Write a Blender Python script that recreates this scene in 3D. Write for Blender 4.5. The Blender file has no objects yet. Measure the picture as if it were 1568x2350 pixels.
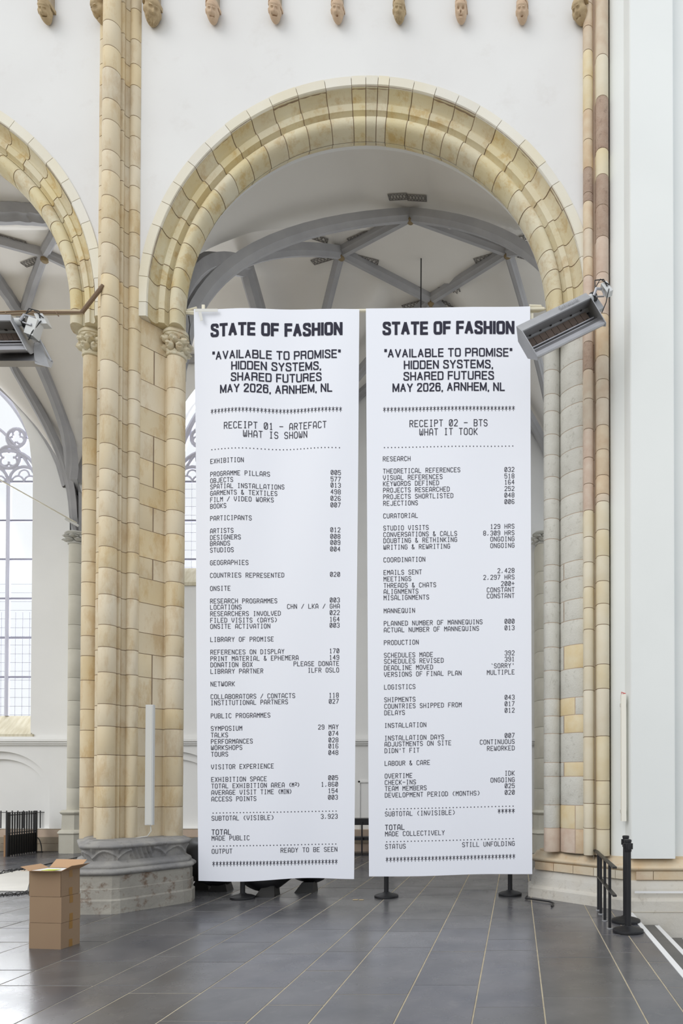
import bpy, bmesh, math, random
from mathutils import Vector, Matrix
random.seed(7)
sc = bpy.context.scene
pi = math.pi
# ---------------------------------------------------------------- camera (24 mm shift lens, 1568x2350 frame)
F = 24.0/36.0*2350
PITCH = math.radians(0.75)
HOR, PPX = 1790.0, 1187.0
PPY = HOR - F*math.tan(PITCH)
EYE = 1.65
cam = bpy.data.cameras.new('camera'); co = bpy.data.objects.new('camera', cam)
sc.collection.objects.link(co); sc.camera = co
cam.lens = 24; cam.sensor_width = 36; cam.sensor_fit = 'AUTO'
cam.shift_x = -(PPX-784)/2350; cam.shift_y = (PPY-1175)/2350
co.location = (0, 0, EYE); co.rotation_euler = (pi/2+PITCH, 0, 0)
cam.clip_end = 200
# ---------------------------------------------------------------- world, sun, exposure
w = bpy.data.worlds.new('sky'); sc.world = w; w.use_nodes = True
wb = w.node_tree.nodes['Background']
wb.inputs[0].default_value = (0.93, 0.965, 1.0, 1); wb.inputs[1].default_value = 1.55
sl = bpy.data.lights.new('sun', 'SUN'); sl.energy = 1.5; sl.angle = math.radians(40); sl.color = (1, .97, .93)
so = bpy.data.objects.new('sun', sl); sc.collection.objects.link(so)
so.rotation_euler = Vector((0.55, 0.75, -0.62)).to_track_quat('-Z', 'Y').to_euler()
for nm_, lx_ in (('window_daylight', -12.9), ('window_daylight', -6.6)):   # bright sky outside the two aisle windows
    al = bpy.data.lights.new(nm_, 'AREA'); al.shape = 'RECTANGLE'; al.size = 3.6; al.size_y = 8.0; al.energy = 1500; al.color = (.93, .96, 1)
    ao = bpy.data.objects.new(nm_, al); sc.collection.objects.link(ao); ao.location = (lx_, 17.6, 7.0); ao.rotation_euler = (-pi/2, 0, 0)
sc.view_settings.view_transform = 'Standard'; sc.view_settings.look = 'None'
sc.view_settings.gamma = 1; sc.view_settings.use_curve_mapping = False
sc.view_settings.exposure = -0.6
sc.cycles.max_bounces = 8; sc.cycles.diffuse_bounces = 5; sc.cycles.transparent_max_bounces = 8
sc.cycles.caustics_reflective = False; sc.cycles.caustics_refractive = False

def at(px, py, Y):
    u = (px-PPX)/F; v = -(py-PPY)/F
    d = Vector((u, math.cos(PITCH)-v*math.sin(PITCH), math.sin(PITCH)+v*math.cos(PITCH)))
    t = Y/d.y
    return Vector((d.x*t, Y, EYE+d.z*t))
def zat(py, Y): return at(PPX, py, Y).z
def onfloor(px, py, z=0.0):
    u = (px-PPX)/F; v = -(py-PPY)/F
    d = Vector((u, math.cos(PITCH)-v*math.sin(PITCH), math.sin(PITCH)+v*math.cos(PITCH)))
    t = (z-EYE)/d.z
    return Vector((d.x*t, d.y*t, z))

# ---------------------------------------------------------------- materials
def srgb(h):
    def f(c): c /= 255.0; return c/12.92 if c <= .04045 else ((c+.055)/1.055)**2.4
    return (f(h[0]), f(h[1]), f(h[2]), 1)
def mat(name, col, rough=.8, metal=0, var=0.0, nscale=3.0, ncol=None, namt=0.0, bump=0.0, bscale=30, stain=None, stainamt=0, spec=.5, hvar=0.0, stretch=(1, 1, 1), st0=.56):
    m = bpy.data.materials.new(name); m.use_nodes = True
    nt = m.node_tree; N = nt.nodes; L = nt.links; b = N['Principled BSDF']
    b.inputs['Roughness'].default_value = rough; b.inputs['Metallic'].default_value = metal
    b.inputs['Specular IOR Level'].default_value = spec
    c = srgb(col); b.inputs['Base Color'].default_value = c
    cur = None
    tc = N.new('ShaderNodeTexCoord')
    mp = N.new('ShaderNodeMapping'); mp.inputs['Scale'].default_value = stretch
    L.new(tc.outputs['Object'], mp.inputs[0])
    def mix(a, bcol, facsock=None, fac=.5, mode='MIX'):
        x = N.new('ShaderNodeMix'); x.data_type = 'RGBA'; x.blend_type = mode
        if facsock: L.new(facsock, x.inputs[0])
        else: x.inputs[0].default_value = fac
        if isinstance(a, tuple): x.inputs[6].default_value = a
        else: L.new(a, x.inputs[6])
        if isinstance(bcol, tuple): x.inputs[7].default_value = bcol
        else: L.new(bcol, x.inputs[7])
        return x.outputs[2]
    cur = c
    if namt:
        n = N.new('ShaderNodeTexNoise'); n.inputs['Scale'].default_value = nscale; n.inputs['Detail'].default_value = 6
        L.new(mp.outputs[0], n.inputs[0])
        r = N.new('ShaderNodeMapRange'); r.inputs[1].default_value = .35; r.inputs[2].default_value = .68
        r.inputs[4].default_value = namt
        L.new(n.outputs[0], r.inputs[0]); cur = mix(cur, srgb(ncol), r.outputs[0])
    if stain:
        n = N.new('ShaderNodeTexNoise'); n.inputs['Scale'].default_value = nscale*2.7; n.inputs['Detail'].default_value = 9; n.inputs['Roughness'].default_value = .7
        L.new(mp.outputs[0], n.inputs[0])
        r = N.new('ShaderNodeMapRange'); r.inputs[1].default_value = st0; r.inputs[2].default_value = st0+.14; r.inputs[4].default_value = stainamt
        L.new(n.outputs[0], r.inputs[0]); cur = mix(cur, srgb(stain), r.outputs[0])
    if var or hvar:
        oi = N.new('ShaderNodeObjectInfo')
        h = N.new('ShaderNodeHueSaturation')
        r = N.new('ShaderNodeMapRange'); r.inputs[3].default_value = 1-var; r.inputs[4].default_value = 1+var
        L.new(oi.outputs['Random'], r.inputs[0]); L.new(r.outputs[0], h.inputs['Value'])
        m2 = N.new('ShaderNodeMath'); m2.operation = 'MULTIPLY'; m2.inputs[1].default_value = 7.31; L.new(oi.outputs['Random'], m2.inputs[0])
        m3 = N.new('ShaderNodeMath'); m3.operation = 'FRACT'; L.new(m2.outputs[0], m3.inputs[0])
        r2 = N.new('ShaderNodeMapRange'); r2.inputs[3].default_value = 1-hvar; r2.inputs[4].default_value = 1+hvar
        L.new(m3.outputs[0], r2.inputs[0]); L.new(r2.outputs[0], h.inputs['Saturation'])
        if isinstance(cur, tuple): h.inputs['Color'].default_value = cur
        else: L.new(cur, h.inputs['Color'])
        cur = h.outputs[0]
    if not isinstance(cur, tuple): L.new(cur, b.inputs['Base Color'])
    if bump:
        n = N.new('ShaderNodeTexNoise'); n.inputs['Scale'].default_value = bscale; n.inputs['Detail'].default_value = 5
        L.new(tc.outputs['Object'], n.inputs[0])
        bp = N.new('ShaderNodeBump'); bp.inputs['Strength'].default_value = bump; bp.inputs['Distance'].default_value = .01
        L.new(n.outputs[0], bp.inputs['Height']); L.new(bp.outputs[0], b.inputs['Normal'])
    return m
M = {}
M['stone'] = mat('sandstone', (212, 195, 162), .85, var=.05, hvar=.15, nscale=2.2, ncol=(220, 211, 190), namt=.6, stain=(188, 158, 112), stainamt=.5, stretch=(1, 1, .4), st0=.5, bump=.25)
M['archstone'] = mat('arch_sandstone', (206, 193, 158), .85, var=.05, hvar=.2, nscale=1.9, ncol=(216, 210, 186), namt=.7, stain=(182, 150, 92), stainamt=.55, st0=.5, bump=.25)
M['band'] = mat('pale_sandstone', (222, 218, 205), .85, var=.03, hvar=.3, nscale=1.9, ncol=(214, 204, 178), namt=.4, bump=.15)
M['mortar'] = mat('mortar', (150, 130, 108), .95, nscale=5, ncol=(120, 105, 90), namt=.5)
M['mortar_light'] = mat('light_mortar', (196, 176, 158), .95, nscale=5, ncol=(170, 152, 132), namt=.5)
M['greystone'] = mat('grey_limestone', (204, 203, 196), .9, var=.03, nscale=5, ncol=(190, 188, 180), namt=.6, stain=(140, 136, 124), stainamt=.5, bump=.5, bscale=50)
M['yellowstone'] = mat('yellow_sandstone', (218, 205, 174), .85, var=.03, nscale=5, ncol=(210, 186, 138), namt=.7, bump=.2)
M['pinkstone'] = mat('pink_sandstone', (206, 190, 174), .85, var=.03, nscale=7, ncol=(188, 160, 142), namt=.6, bump=.3)
M['creamstone'] = mat('cream_sandstone', (216, 207, 185), .85, var=.035, hvar=.2, nscale=3, ncol=(206, 190, 156), namt=.6, bump=.2)
M['peachstone'] = mat('peach_sandstone', (210, 195, 172), .85, var=.04, hvar=.2, nscale=6, ncol=(194, 168, 142), namt=.7, bump=.3)
M['brownstone'] = mat('brown_tuff', (176, 156, 140), .95, var=.03, nscale=6, ncol=(150, 122, 104), namt=.6, stain=(110, 92, 80), stainamt=.6, bump=.8, bscale=60)
M['plaster'] = mat('white_limewash', (224, 224, 223), .9, nscale=.7, ncol=(217, 216, 215), namt=.8, stain=(206, 202, 198), stainamt=.3, bump=.12, bscale=6)
M['plaster_cool'] = mat('cool_white_plaster', (229, 232, 231), .9, nscale=.7, ncol=(224, 227, 226), namt=.8, bump=.1, bscale=6)
M['web'] = mat('vault_limewash', (226, 222, 215), .9, nscale=.6, ncol=(217, 213, 206), namt=.8)
M['aislewall'] = mat('aisle_limewash', (232, 232, 230), .9, nscale=.6, ncol=(224, 224, 222), namt=.8)
M['rib'] = mat('painted_grey_rib', (166, 165, 166), .85, nscale=3, ncol=(150, 150, 152), namt=.6)
M['boss'] = mat('gilded_brown_boss', (140, 120, 84), .7, nscale=9, ncol=(104, 90, 66), namt=.6)
M['ornament'] = mat('grey_vault_painting', (128, 124, 120), .9)
M['basestone'] = mat('grey_blue_base_stone', (132, 131, 131), .85, nscale=3.5, ncol=(166, 163, 157), namt=.8, stain=(92, 84, 76), stainamt=.6, bump=.6, bscale=25)
M['plinthstone'] = mat('worn_plinth_stone', (172, 168, 158), .9, nscale=2.2, ncol=(144, 140, 132), namt=.8, stain=(102, 74, 52), stainamt=.85, st0=.52, bump=.7, bscale=22)
M['plinthpale'] = mat('pale_plinth_stone', (204, 201, 194), .9, nscale=2.6, ncol=(202, 196, 184), namt=.8, stain=(150, 140, 126), stainamt=.5, bump=.5, bscale=25)
M['mouldstone'] = mat('ochre_base_moulding', (208, 195, 172), .85, nscale=3, ncol=(202, 172, 130), namt=.7, stain=(196, 150, 100), stainamt=.5, bump=.3)
M['corbelpink'] = mat('pinkish_corbel_stone', (206, 182, 156), .9, nscale=14, ncol=(184, 156, 130), namt=.7, bump=.4, bscale=80)
M['corbelbrown'] = mat('brown_corbel_stone', (188, 168, 134), .9, nscale=14, ncol=(150, 128, 96), namt=.7, bump=.4, bscale=80)
M['colonnette'] = mat('taupe_colonnette_stone', (182, 168, 148), .9, nscale=10, ncol=(156, 142, 124), namt=.7, bump=.3)
M['slate'] = mat('slate_paving', (98, 97, 99), .24, var=.17, nscale=1.8, ncol=(74, 75, 80), namt=.8, stain=(120, 118, 116), stainamt=.3, bump=.05, bscale=10, spec=.6, hvar=.5)
def rough_noise(m, sc_, lo, hi):
    nt = m.node_tree; n = nt.nodes.new('ShaderNodeTexNoise'); n.inputs['Scale'].default_value = sc_; n.inputs['Detail'].default_value = 7
    tc = nt.nodes.new('ShaderNodeTexCoord'); nt.links.new(tc.outputs['Object'], n.inputs[0])
    r = nt.nodes.new('ShaderNodeMapRange'); r.inputs[1].default_value = .3; r.inputs[2].default_value = .7; r.inputs[3].default_value = lo; r.inputs[4].default_value = hi
    nt.links.new(n.outputs[0], r.inputs[0]); nt.links.new(r.outputs[0], nt.nodes['Principled BSDF'].inputs['Roughness'])
rough_noise(M['slate'], 2.0, .20, .31)
M['grout'] = mat('sand_grout', (190, 178, 152), .8, nscale=8, ncol=(150, 138, 118), namt=.5)
M['nosing'] = mat('white_nosing', (232, 232, 232), .6)
M['step'] = mat('dark_step', (112, 110, 106), .6, nscale=4, ncol=(92, 92, 92), namt=.6)
M['sheet'] = mat('banner_print', (235, 238, 247), .75, spec=.3)
M['ink'] = mat('navy_black_ink', (52, 52, 66), .8, spec=.2)
M['inksmall'] = mat('charcoal_ink', (62, 62, 72), .8, spec=.2)
M['cream_paint'] = mat('cream_paint', (226, 220, 200), .5)
M['tape'] = mat('white_tape', (214, 214, 210), .6)
M['black'] = mat('black_powder_coat', (22, 22, 26), .5)
M['blackglossy'] = mat('black_painted_form', (26, 26, 29), .42, nscale=3, ncol=(36, 36, 40), namt=.6)
M['darkmetal'] = mat('dark_steel', (58, 57, 56), .45, metal=.6)
M['steel'] = mat('brushed_steel', (176, 176, 180), .38, metal=.75, nscale=4, ncol=(150, 150, 154), namt=.5)
M['steeldull'] = mat('dull_galvanised_steel', (170, 171, 174), .5, metal=.35, nscale=5, ncol=(146, 147, 150), namt=.5)
M['lettering'] = mat('raised_steel_letters', (128, 129, 133), .5, metal=.2)
M['burner'] = mat('brown_burner_ceramic', (112, 98, 90), .9, var=.08)
M['greybox'] = mat('light_grey_plastic', (204, 206, 206), .5)
M['cable'] = mat('black_rubber_cable', (30, 30, 32), .6)
M['tan'] = mat('tan_conduit', (196, 180, 150), .6, nscale=9, ncol=(168, 150, 122), namt=.6)
M['browncable'] = mat('brown_cable', (118, 96, 74), .7)
M['lamp'] = mat('white_lamp_tube', (226, 226, 226), .5)
M['lampcream'] = mat('cream_lamp_tube', (236, 233, 222), .5)
M['lampgrey'] = mat('grey_back_plate', (206, 206, 202), .6)
M['card'] = mat('corrugated_cardboard', (150, 126, 100), .85, var=.03, nscale=2, ncol=(144, 118, 94), namt=.6)
M['cardin'] = mat('cardboard_inside', (190, 154, 120), .85)
M['parcel'] = mat('brown_parcel_tape', (150, 112, 56), .35)
M['paper'] = mat('white_paper', (236, 236, 234), .8)
M['lime'] = mat('lime_paper', (204, 222, 84), .8)
M['red'] = mat('red_plastic', (200, 60, 50), .5)
M['brick'] = mat('brown_plinth_stone', (150, 138, 120), .9, var=.12, nscale=5, ncol=(126, 114, 98), namt=.7, bump=.4)
M['tracery'] = mat('grey_tracery', (196, 196, 208), .8)
M['lead'] = mat('window_bar', (150, 150, 168), .7)
M['sill'] = mat('sill_stone', (216, 210, 190), .9, nscale=5, ncol=(190, 180, 152), namt=.7, stretch=(3, 1, .3))
M['aislestone'] = mat('aisle_shaft_stone', (206, 202, 188), .9, var=.04, nscale=3, ncol=(190, 186, 172), namt=.6, bump=.2)
M['cloth'] = mat('pale_floor_sheet', (226, 222, 212), .35, nscale=1.5, ncol=(210, 206, 198), namt=.6)
M['rust'] = mat('bare_timber_edge', (160, 124, 90), .8)
M['yelmark'] = mat('yellow_floor_tape', (206, 184, 140), .7)
g = bpy.data.materials.new('window_glass'); g.use_nodes = True; nt = g.node_tree
nt.nodes.remove(nt.nodes['Principled BSDF'])
tr = nt.nodes.new('ShaderNodeBsdfTransparent'); gl = nt.nodes.new('ShaderNodeBsdfGlossy'); gl.inputs['Roughness'].default_value = .1
mx = nt.nodes.new('ShaderNodeMixShader'); mx.inputs[0].default_value = .06
nt.links.new(tr.outputs[0], mx.inputs[1]); nt.links.new(gl.outputs[0], mx.inputs[2]); nt.links.new(mx.outputs[0], nt.nodes['Material Output'].inputs[0])
M['glass'] = g

# ---------------------------------------------------------------- builders
def link(o): sc.collection.objects.link(o); return o
def tag(o, label=None, cat=None, group=None, kind=None):
    if label: o['label'] = label
    if cat: o['category'] = cat
    if group: o['group'] = group
    if kind: o['kind'] = kind
    return o
def thing(name, loc, label, cat, group=None, rz=0):
    o = bpy.data.objects.new(name, None); o.location = loc; o.rotation_euler = (0, 0, rz); o.empty_display_size = .1
    return tag(link(o), label, cat, group)
def wloc(p):
    v = Vector((0, 0, 0))
    while p: v += p.location; p = p.parent
    return v
class MB:
    def __init__(s): s.v = []; s.f = []; s.m = []
    def add(s, vs, fs, mi=0):
        k = len(s.v); s.v += [Vector(v) for v in vs]; s.f += [tuple(i+k for i in f) for f in fs]; s.m += [mi]*len(fs); return s
    def box(s, x0, x1, y0, y1, z0, z1, mi=0):
        return s.add([(x, y, z) for z in (z0, z1) for y in (y0, y1) for x in (x0, x1)],
                     [(0, 2, 3, 1), (4, 5, 7, 6), (0, 1, 5, 4), (2, 6, 7, 3), (0, 4, 6, 2), (1, 3, 7, 5)], mi)
    def obox(s, c, ax, ay, az, mi=0):   # centre and half-axes
        c = Vector(c); ax, ay, az = Vector(ax), Vector(ay), Vector(az)
        return s.add([c+sx*ax+sy*ay+sz*az for sz in (-1, 1) for sy in (-1, 1) for sx in (-1, 1)],
                     [(0, 2, 3, 1), (4, 5, 7, 6), (0, 1, 5, 4), (2, 6, 7, 3), (0, 4, 6, 2), (1, 3, 7, 5)], mi)
    def quad(s, a, b, c, d, mi=0): return s.add([a, b, c, d], [(0, 1, 2, 3)], mi)
    def prism(s, poly, z0, z1, mi=0):
        n = len(poly)
        return s.add([(x, y, z0) for x, y in poly]+[(x, y, z1) for x, y in poly],
                     [(i, (i+1) % n, (i+1) % n+n, i+n) for i in range(n)]+[tuple(range(n))[::-1], tuple(range(n, 2*n))], mi)
    def tube(s, path, r, n=8, cap=True, mi=0):
        path = [Vector(p) for p in path]; rings = []; up = None
        for i, p in enumerate(path):
            t = (path[min(i+1, len(path)-1)]-path[max(i-1, 0)]).normalized()
            if up is None:
                up = Vector((0, 0, 1)) if abs(t.z) < .9 else Vector((1, 0, 0))
            a = t.cross(up).normalized(); b = a.cross(t).normalized(); up = b
            rr = r[i] if isinstance(r, (list, tuple)) else r
            rings.append([p+a*rr*math.cos(2*pi*k/n)+b*rr*math.sin(2*pi*k/n) for k in range(n)])
        vs = [v for R in rings for v in R]; fs = []
        for i in range(len(path)-1):
            for k in range(n): fs.append((i*n+k, i*n+(k+1) % n, (i+1)*n+(k+1) % n, (i+1)*n+k))
        if cap: fs += [tuple(range(n))[::-1], tuple(range((len(path)-1)*n, len(path)*n))]
        return s.add(vs, fs, mi)
    def lathe(s, c, prof, n=24, mi=0):
        c = Vector(c); vs = []; fs = []
        for r, z in prof:
            for k in range(n): vs.append(c+Vector((r*math.cos(2*pi*k/n), r*math.sin(2*pi*k/n), z)))
        for i in range(len(prof)-1):
            for k in range(n): fs.append((i*n+k, i*n+(k+1) % n, (i+1)*n+(k+1) % n, (i+1)*n+k))
        fs += [tuple(range(n))[::-1], tuple(range((len(prof)-1)*n, len(prof)*n))]
        return s.add(vs, fs, mi)
    def build(s, name, mats, parent=None, label=None, cat=None, group=None, kind=None, smooth=35):
        if not isinstance(mats, (list, tuple)): mats = [mats]
        off = wloc(parent)
        me = bpy.data.meshes.new(name)
        me.from_pydata([v-off for v in s.v], [], s.f)
        for m in mats: me.materials.append(m if not isinstance(m, str) else M[m])
        if len(mats) > 1: me.polygons.foreach_set('material_index', s.m)
        bm = bmesh.new(); bm.from_mesh(me); bmesh.ops.recalc_face_normals(bm, faces=bm.faces); bm.to_mesh(me); bm.free()
        if smooth:
            me.polygons.foreach_set('use_smooth', [True]*len(me.polygons)); me.set_sharp_from_angle(angle=math.radians(smooth))
        me.update()
        o = bpy.data.objects.new(name, me); link(o)
        if parent: o.parent = parent
        return tag(o, label, cat, group, kind)
def arc(cx, cy, r, a0, a1, n):
    return [(cx+r*math.cos(math.radians(a0+(a1-a0)*i/n)), cy+r*math.sin(math.radians(a0+(a1-a0)*i/n))) for i in range(n+1)]
def offset_poly(poly, d):   # closed CCW polygon, d>0 inward
    n = len(poly); out = []
    for i in range(n):
        p0, p1, p2 = Vector(poly[i-1]), Vector(poly[i]), Vector(poly[(i+1) % n])
        e1 = (p1-p0).normalized(); e2 = (p2-p1).normalized()
        n1 = Vector((-e1.y, e1.x)); n2 = Vector((-e2.y, e2.x))
        m = (n1+n2).normalized(); k = d/max(.4, m.dot(n1))
        out.append((p1.x+m.x*k, p1.y+m.y*k))
    return out
def ring_sweep(mb, poly, prof, mi=0):
    n = len(poly); vs = []; fs = []
    for d, z in prof:
        for x, y in offset_poly(poly, d): vs.append((x, y, z))
    for i in range(len(prof)-1):
        for k in range(n): fs.append((i*n+k, i*n+(k+1) % n, (i+1)*n+(k+1) % n, (i+1)*n+k))
    fs.append(tuple(range((len(prof)-1)*n, len(prof)*n)))
    mb.add(vs, fs, mi)

# ================================================================ STRUCTURE
# ---- floor with slabs
EDGEX = 1.43
fl = MB()
fl.quad((-22, -14, -.003), (EDGEX, -14, -.003), (EDGEX, 17, -.003), (-22, 17, -.003))
fl.quad((EDGEX, 8.55, -.003), (6, 8.55, -.003), (6, 17, -.003), (EDGEX, 17, -.003))
floor = fl.build('floor', 'grout', kind='structure', smooth=0)
xs = [1.425, 1.185, .89, .195, -.307, -.837, -1.414, -1.841, -2.45, -3.01, -3.40, -4.17, -4.93, -5.76]
slabmesh_n = 0
def slab(x0, x1, y0, y1, m='slate'):
    global slabmesh_n
    slabmesh_n += 1
    z = random.uniform(-.0008, .0012); gp = .005 if y0 < 9 else .008
    mb = MB(); b = .003
    mb.add([(x0+gp, y0+gp, -.03), (x1-gp, y0+gp, -.03), (x1-gp, y1-gp, -.03), (x0+gp, y1-gp, -.03),
            (x0+gp, y0+gp, z-b), (x1-gp, y0+gp, z-b), (x1-gp, y1-gp, z-b), (x0+gp, y1-gp, z-b),
            (x0+gp+b, y0+gp+b, z), (x1-gp-b, y0+gp+b, z), (x1-gp-b, y1-gp-b, z), (x0+gp+b, y1-gp-b, z)],
           [(0, 1, 5, 4), (1, 2, 6, 5), (2, 3, 7, 6), (3, 0, 4, 7), (4, 5, 9, 8), (5, 6, 10, 9), (6, 7, 11, 10), (7, 4, 8, 11), (8, 9, 10, 11)])
    mb.build('slab', m, floor, smooth=0)
known = {1: [7.47, 6.37, 5.2], }
for i in range(len(xs)-1):
    x1, x0 = xs[i], xs[i+1]
    y = 4.1 - random.random()*.6
    if i == 2: cuts = [3.9, 5.2, 6.37, 7.47, 8.25]
    elif i == 3: cuts = [4.0, 4.98, 6.63, 7.08, 8.2]
    elif i == 4: cuts = [3.9, 5.51, 6.59, 7.6, 8.3]
    elif i == 5: cuts = [4.1, 5.28, 6.75, 7.45, 8.1, 8.9]
    else: cuts = [y]
    while cuts[-1] < 15.9:
        st = random.choice([.75, .9, 1.05, .65]) if cuts[-1] < 10 else random.choice([1.1, 1.4])
        cuts.append(min(15.98, cuts[-1]+st))
    for a, b in zip(cuts[:-1], cuts[1:]):
        if b-a < .1: continue
        slab(x0, x1, a, b)
x = -5.76
while x > -13:
    wd = random.choice([.6, .75, .9]); y = 4.5+random.random()*.5 if x > -8 else 6.5
    while y < 15.9:
        st = random.choice([1.0, 1.3, 1.5]); st = min(st, 15.98-y)
        if st > .1 and (x-wd*.3)/(y+st) > -.98: slab(x-wd, x, y, y+st)
        y += st
    x -= wd
# steps down on the right, with white nosing strips
for k, (xa, xb) in enumerate([(EDGEX, 1.76), (1.76, 2.1), (2.1, 9)]):
    mb = MB(); mb.box(xa-.0 if k else xa, xb, -14, 8.55, -.9, -.16*(k+1)); mb.build('step', 'step', floor, smooth=0)
for k, xa in enumerate([EDGEX, 1.76, 2.1]):
    z = -.16*k
    mb = MB(); mb.box(xa-.05, xa+.006, 3, 8.5, z-.03, z+.006); mb.build('nosing_strip', 'nosing', floor, smooth=0)

# ---- generic wall with openings
def wall(x0, x1, z0, z1, Y, th, ops, mb=None):
    mb = mb or MB(); bp = {x0, x1}
    for o in ops:
        for t in range(o['n']+1): bp.add(o['xl']+(o['xr']-o['xl'])*t/o['n'])
    bp = sorted(b for b in bp if x0-1e-6 <= b <= x1+1e-6)
    for a, b in zip(bp[:-1], bp[1:]):
        if b-a < 1e-5: continue
        m = (a+b)/2; op = [o for o in ops if o['xl'] < m < o['xr']]
        if not op: mb.quad((a, Y, z0), (b, Y, z0), (b, Y, z1), (a, Y, z1)); continue
        o = op[0]; ta, tb = o['top'](a), o['top'](b)
        if o['zb'] > z0: mb.quad((a, Y, z0), (b, Y, z0), (b, Y, o['zb']), (a, Y, o['zb']))
        mb.quad((a, Y, ta), (b, Y, tb), (b, Y, z1), (a, Y, z1))
        mb.quad((a, Y, ta), (b, Y, tb), (b, Y+th, tb), (a, Y+th, ta))
        if o['zb'] > z0: mb.quad((a, Y, o['zb']), (b, Y, o['zb']), (b, Y+th, o['zb']+o.get('rise', 0)), (a, Y+th, o['zb']+o.get('rise', 0)))
    for o in ops:
        for xx in (o['xl'], o['xr']):
            t = o['top'](xx); mb.quad((xx, Y, o['zb']), (xx, Y+th, o['zb']), (xx, Y+th, t), (xx, Y, t))
    return mb
# ---- nave arcade wall
YW = 9.05
RO, RI, ZC = 3.06, 2.47, 8.04
CX1, CX2 = -2.02, -8.58
def rtop(cx, r, zc): return lambda x: zc+math.sqrt(max(0, r*r-(x-cx)**2))
ops = [dict(xl=c-RO+.02, xr=c+RO-.02, zb=-1, n=48, top=rtop(c, RO-.02, ZC)) for c in (CX1, CX2)]
mb = MB(); mb = wall(-12.2, 1.02, 2.0, 15.5, YW, .9, ops, mb)
mb.build('wall_front', 'plaster', kind='structure', smooth=30)
# white crossing pier, right of the stone shafts
poly = [(1.235, 9.3), (1.235, 8.96), (1.265, 8.93), (1.30, 8.90), (1.40, 8.84), (1.437, 8.62), (1.45, 8.60), (1.985, 8.60), (1.995, 8.61), (2.0, 8.78), (4.5, 8.78), (4.5, 9.3)]
mb = MB(); mb.prism(poly, .66, 15.5); mb.build('wall_right', 'plaster_cool', kind='structure', smooth=20)

# ---- aisle back wall with windows and blind arches
YB = 15.95
def pointed(cx, hw, zs, k=1.0):
    R = 2*hw*k
    def f(x):
        d = abs(x-cx); c = R-hw
        return zs+math.sqrt(max(0, R*R-(d+c)**2))
    return f
W1 = dict(cx=at(-52, 1400, YB+.4).x, hw=1.47, zb=zat(1643, YB+.4), zs=zat(1105, YB+.4))
W2 = dict(cx=at(546, 1400, YB+.4).x, hw=1.47, zb=zat(1304, YB+.4), zs=zat(1105, YB+.4))
blind = []
for px, hwp in ((-4, 118), (398, 118)):
    c = at(px, 1790, YB).x
    blind.append(dict(xl=c-1.2, xr=c+1.2, zb=.52, n=28, top=(lambda c: lambda x: 1.42+.9*math.sqrt(max(0, 1-((x-c)/1.2)**2)))(c)))
wops = []
for W in (W1, W2):
    wops.append(dict(xl=W['cx']-W['hw']-.12, xr=W['cx']+W['hw']+.12, zb=W['zb']-.45, rise=.45, n=36, top=pointed(W['cx'], W['hw']+.12, W['zs'])))
mb = wall(-18, 3.2, 2.5, 12.6, YB, .4, wops)
mb = wall(-18, 3.2, -.02, 2.5, YB, .10, blind, mb)
wback = mb.build('wall_back', 'aislewall', kind='structure', smooth=25)
mb = MB()
for b in blind:
    c = (b['xl']+b['xr'])/2
    inner = [dict(xl=c-1.02, xr=c+1.02, zb=.52, n=28, top=(lambda c: lambda x: 1.40+.74*math.sqrt(max(0, 1-((x-c)/1.02)**2)))(c))]
    wall(c-1.25, c+1.25, .4, 2.45, YB+.10, .08, inner, mb)
    mb.quad((c-1.1, YB+.18, .4), (c+1.1, YB+.18, .4), (c+1.1, YB+.18, 2.4), (c-1.1, YB+.18, 2.4))
mb.build('blind_arch', 'aislewall', wback, smooth=25)
mb = MB()   # cornice
for z0, z1, d in ((2.46, 2.50, .05), (2.50, 2.55, .09), (2.55, 2.60, .13), (2.60, 2.66, .07)):
    mb.box(-18, 3.2, YB-d, YB+.02, z0, z1)
mb.build('trim_1', 'aislewall', kind='structure', smooth=0)
# brown stone plinth blocks of the aisle wall
plinth = thing('trim_2', (-9.5, YB-.1, 0), None, None); plinth['kind'] = 'structure'
zc_ = [0.0, .18, .34, .52]
for r in range(3):
    x = -17.0+r*.3
    while x < 3:
        L_ = random.uniform(.7, 1.25); mb = MB()
        mb.box(x+.01, min(3.1, x+L_)-.01, YB-.16-(.0 if r < 2 else -.04), YB+.03, zc_[r]+.008, zc_[r+1]-.008)
        if x/16 > -.86 and not (-4.2 < x < -3) and not (-2.2 < x < -.3): mb.build('stone', 'brick', plinth, smooth=0)
        x += L_
mb = MB(); mb.box(-17, 3.1, YB-.14, YB+.02, .0, .5); mb.build('mortar', 'mortar_light', plinth, smooth=0)

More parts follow.
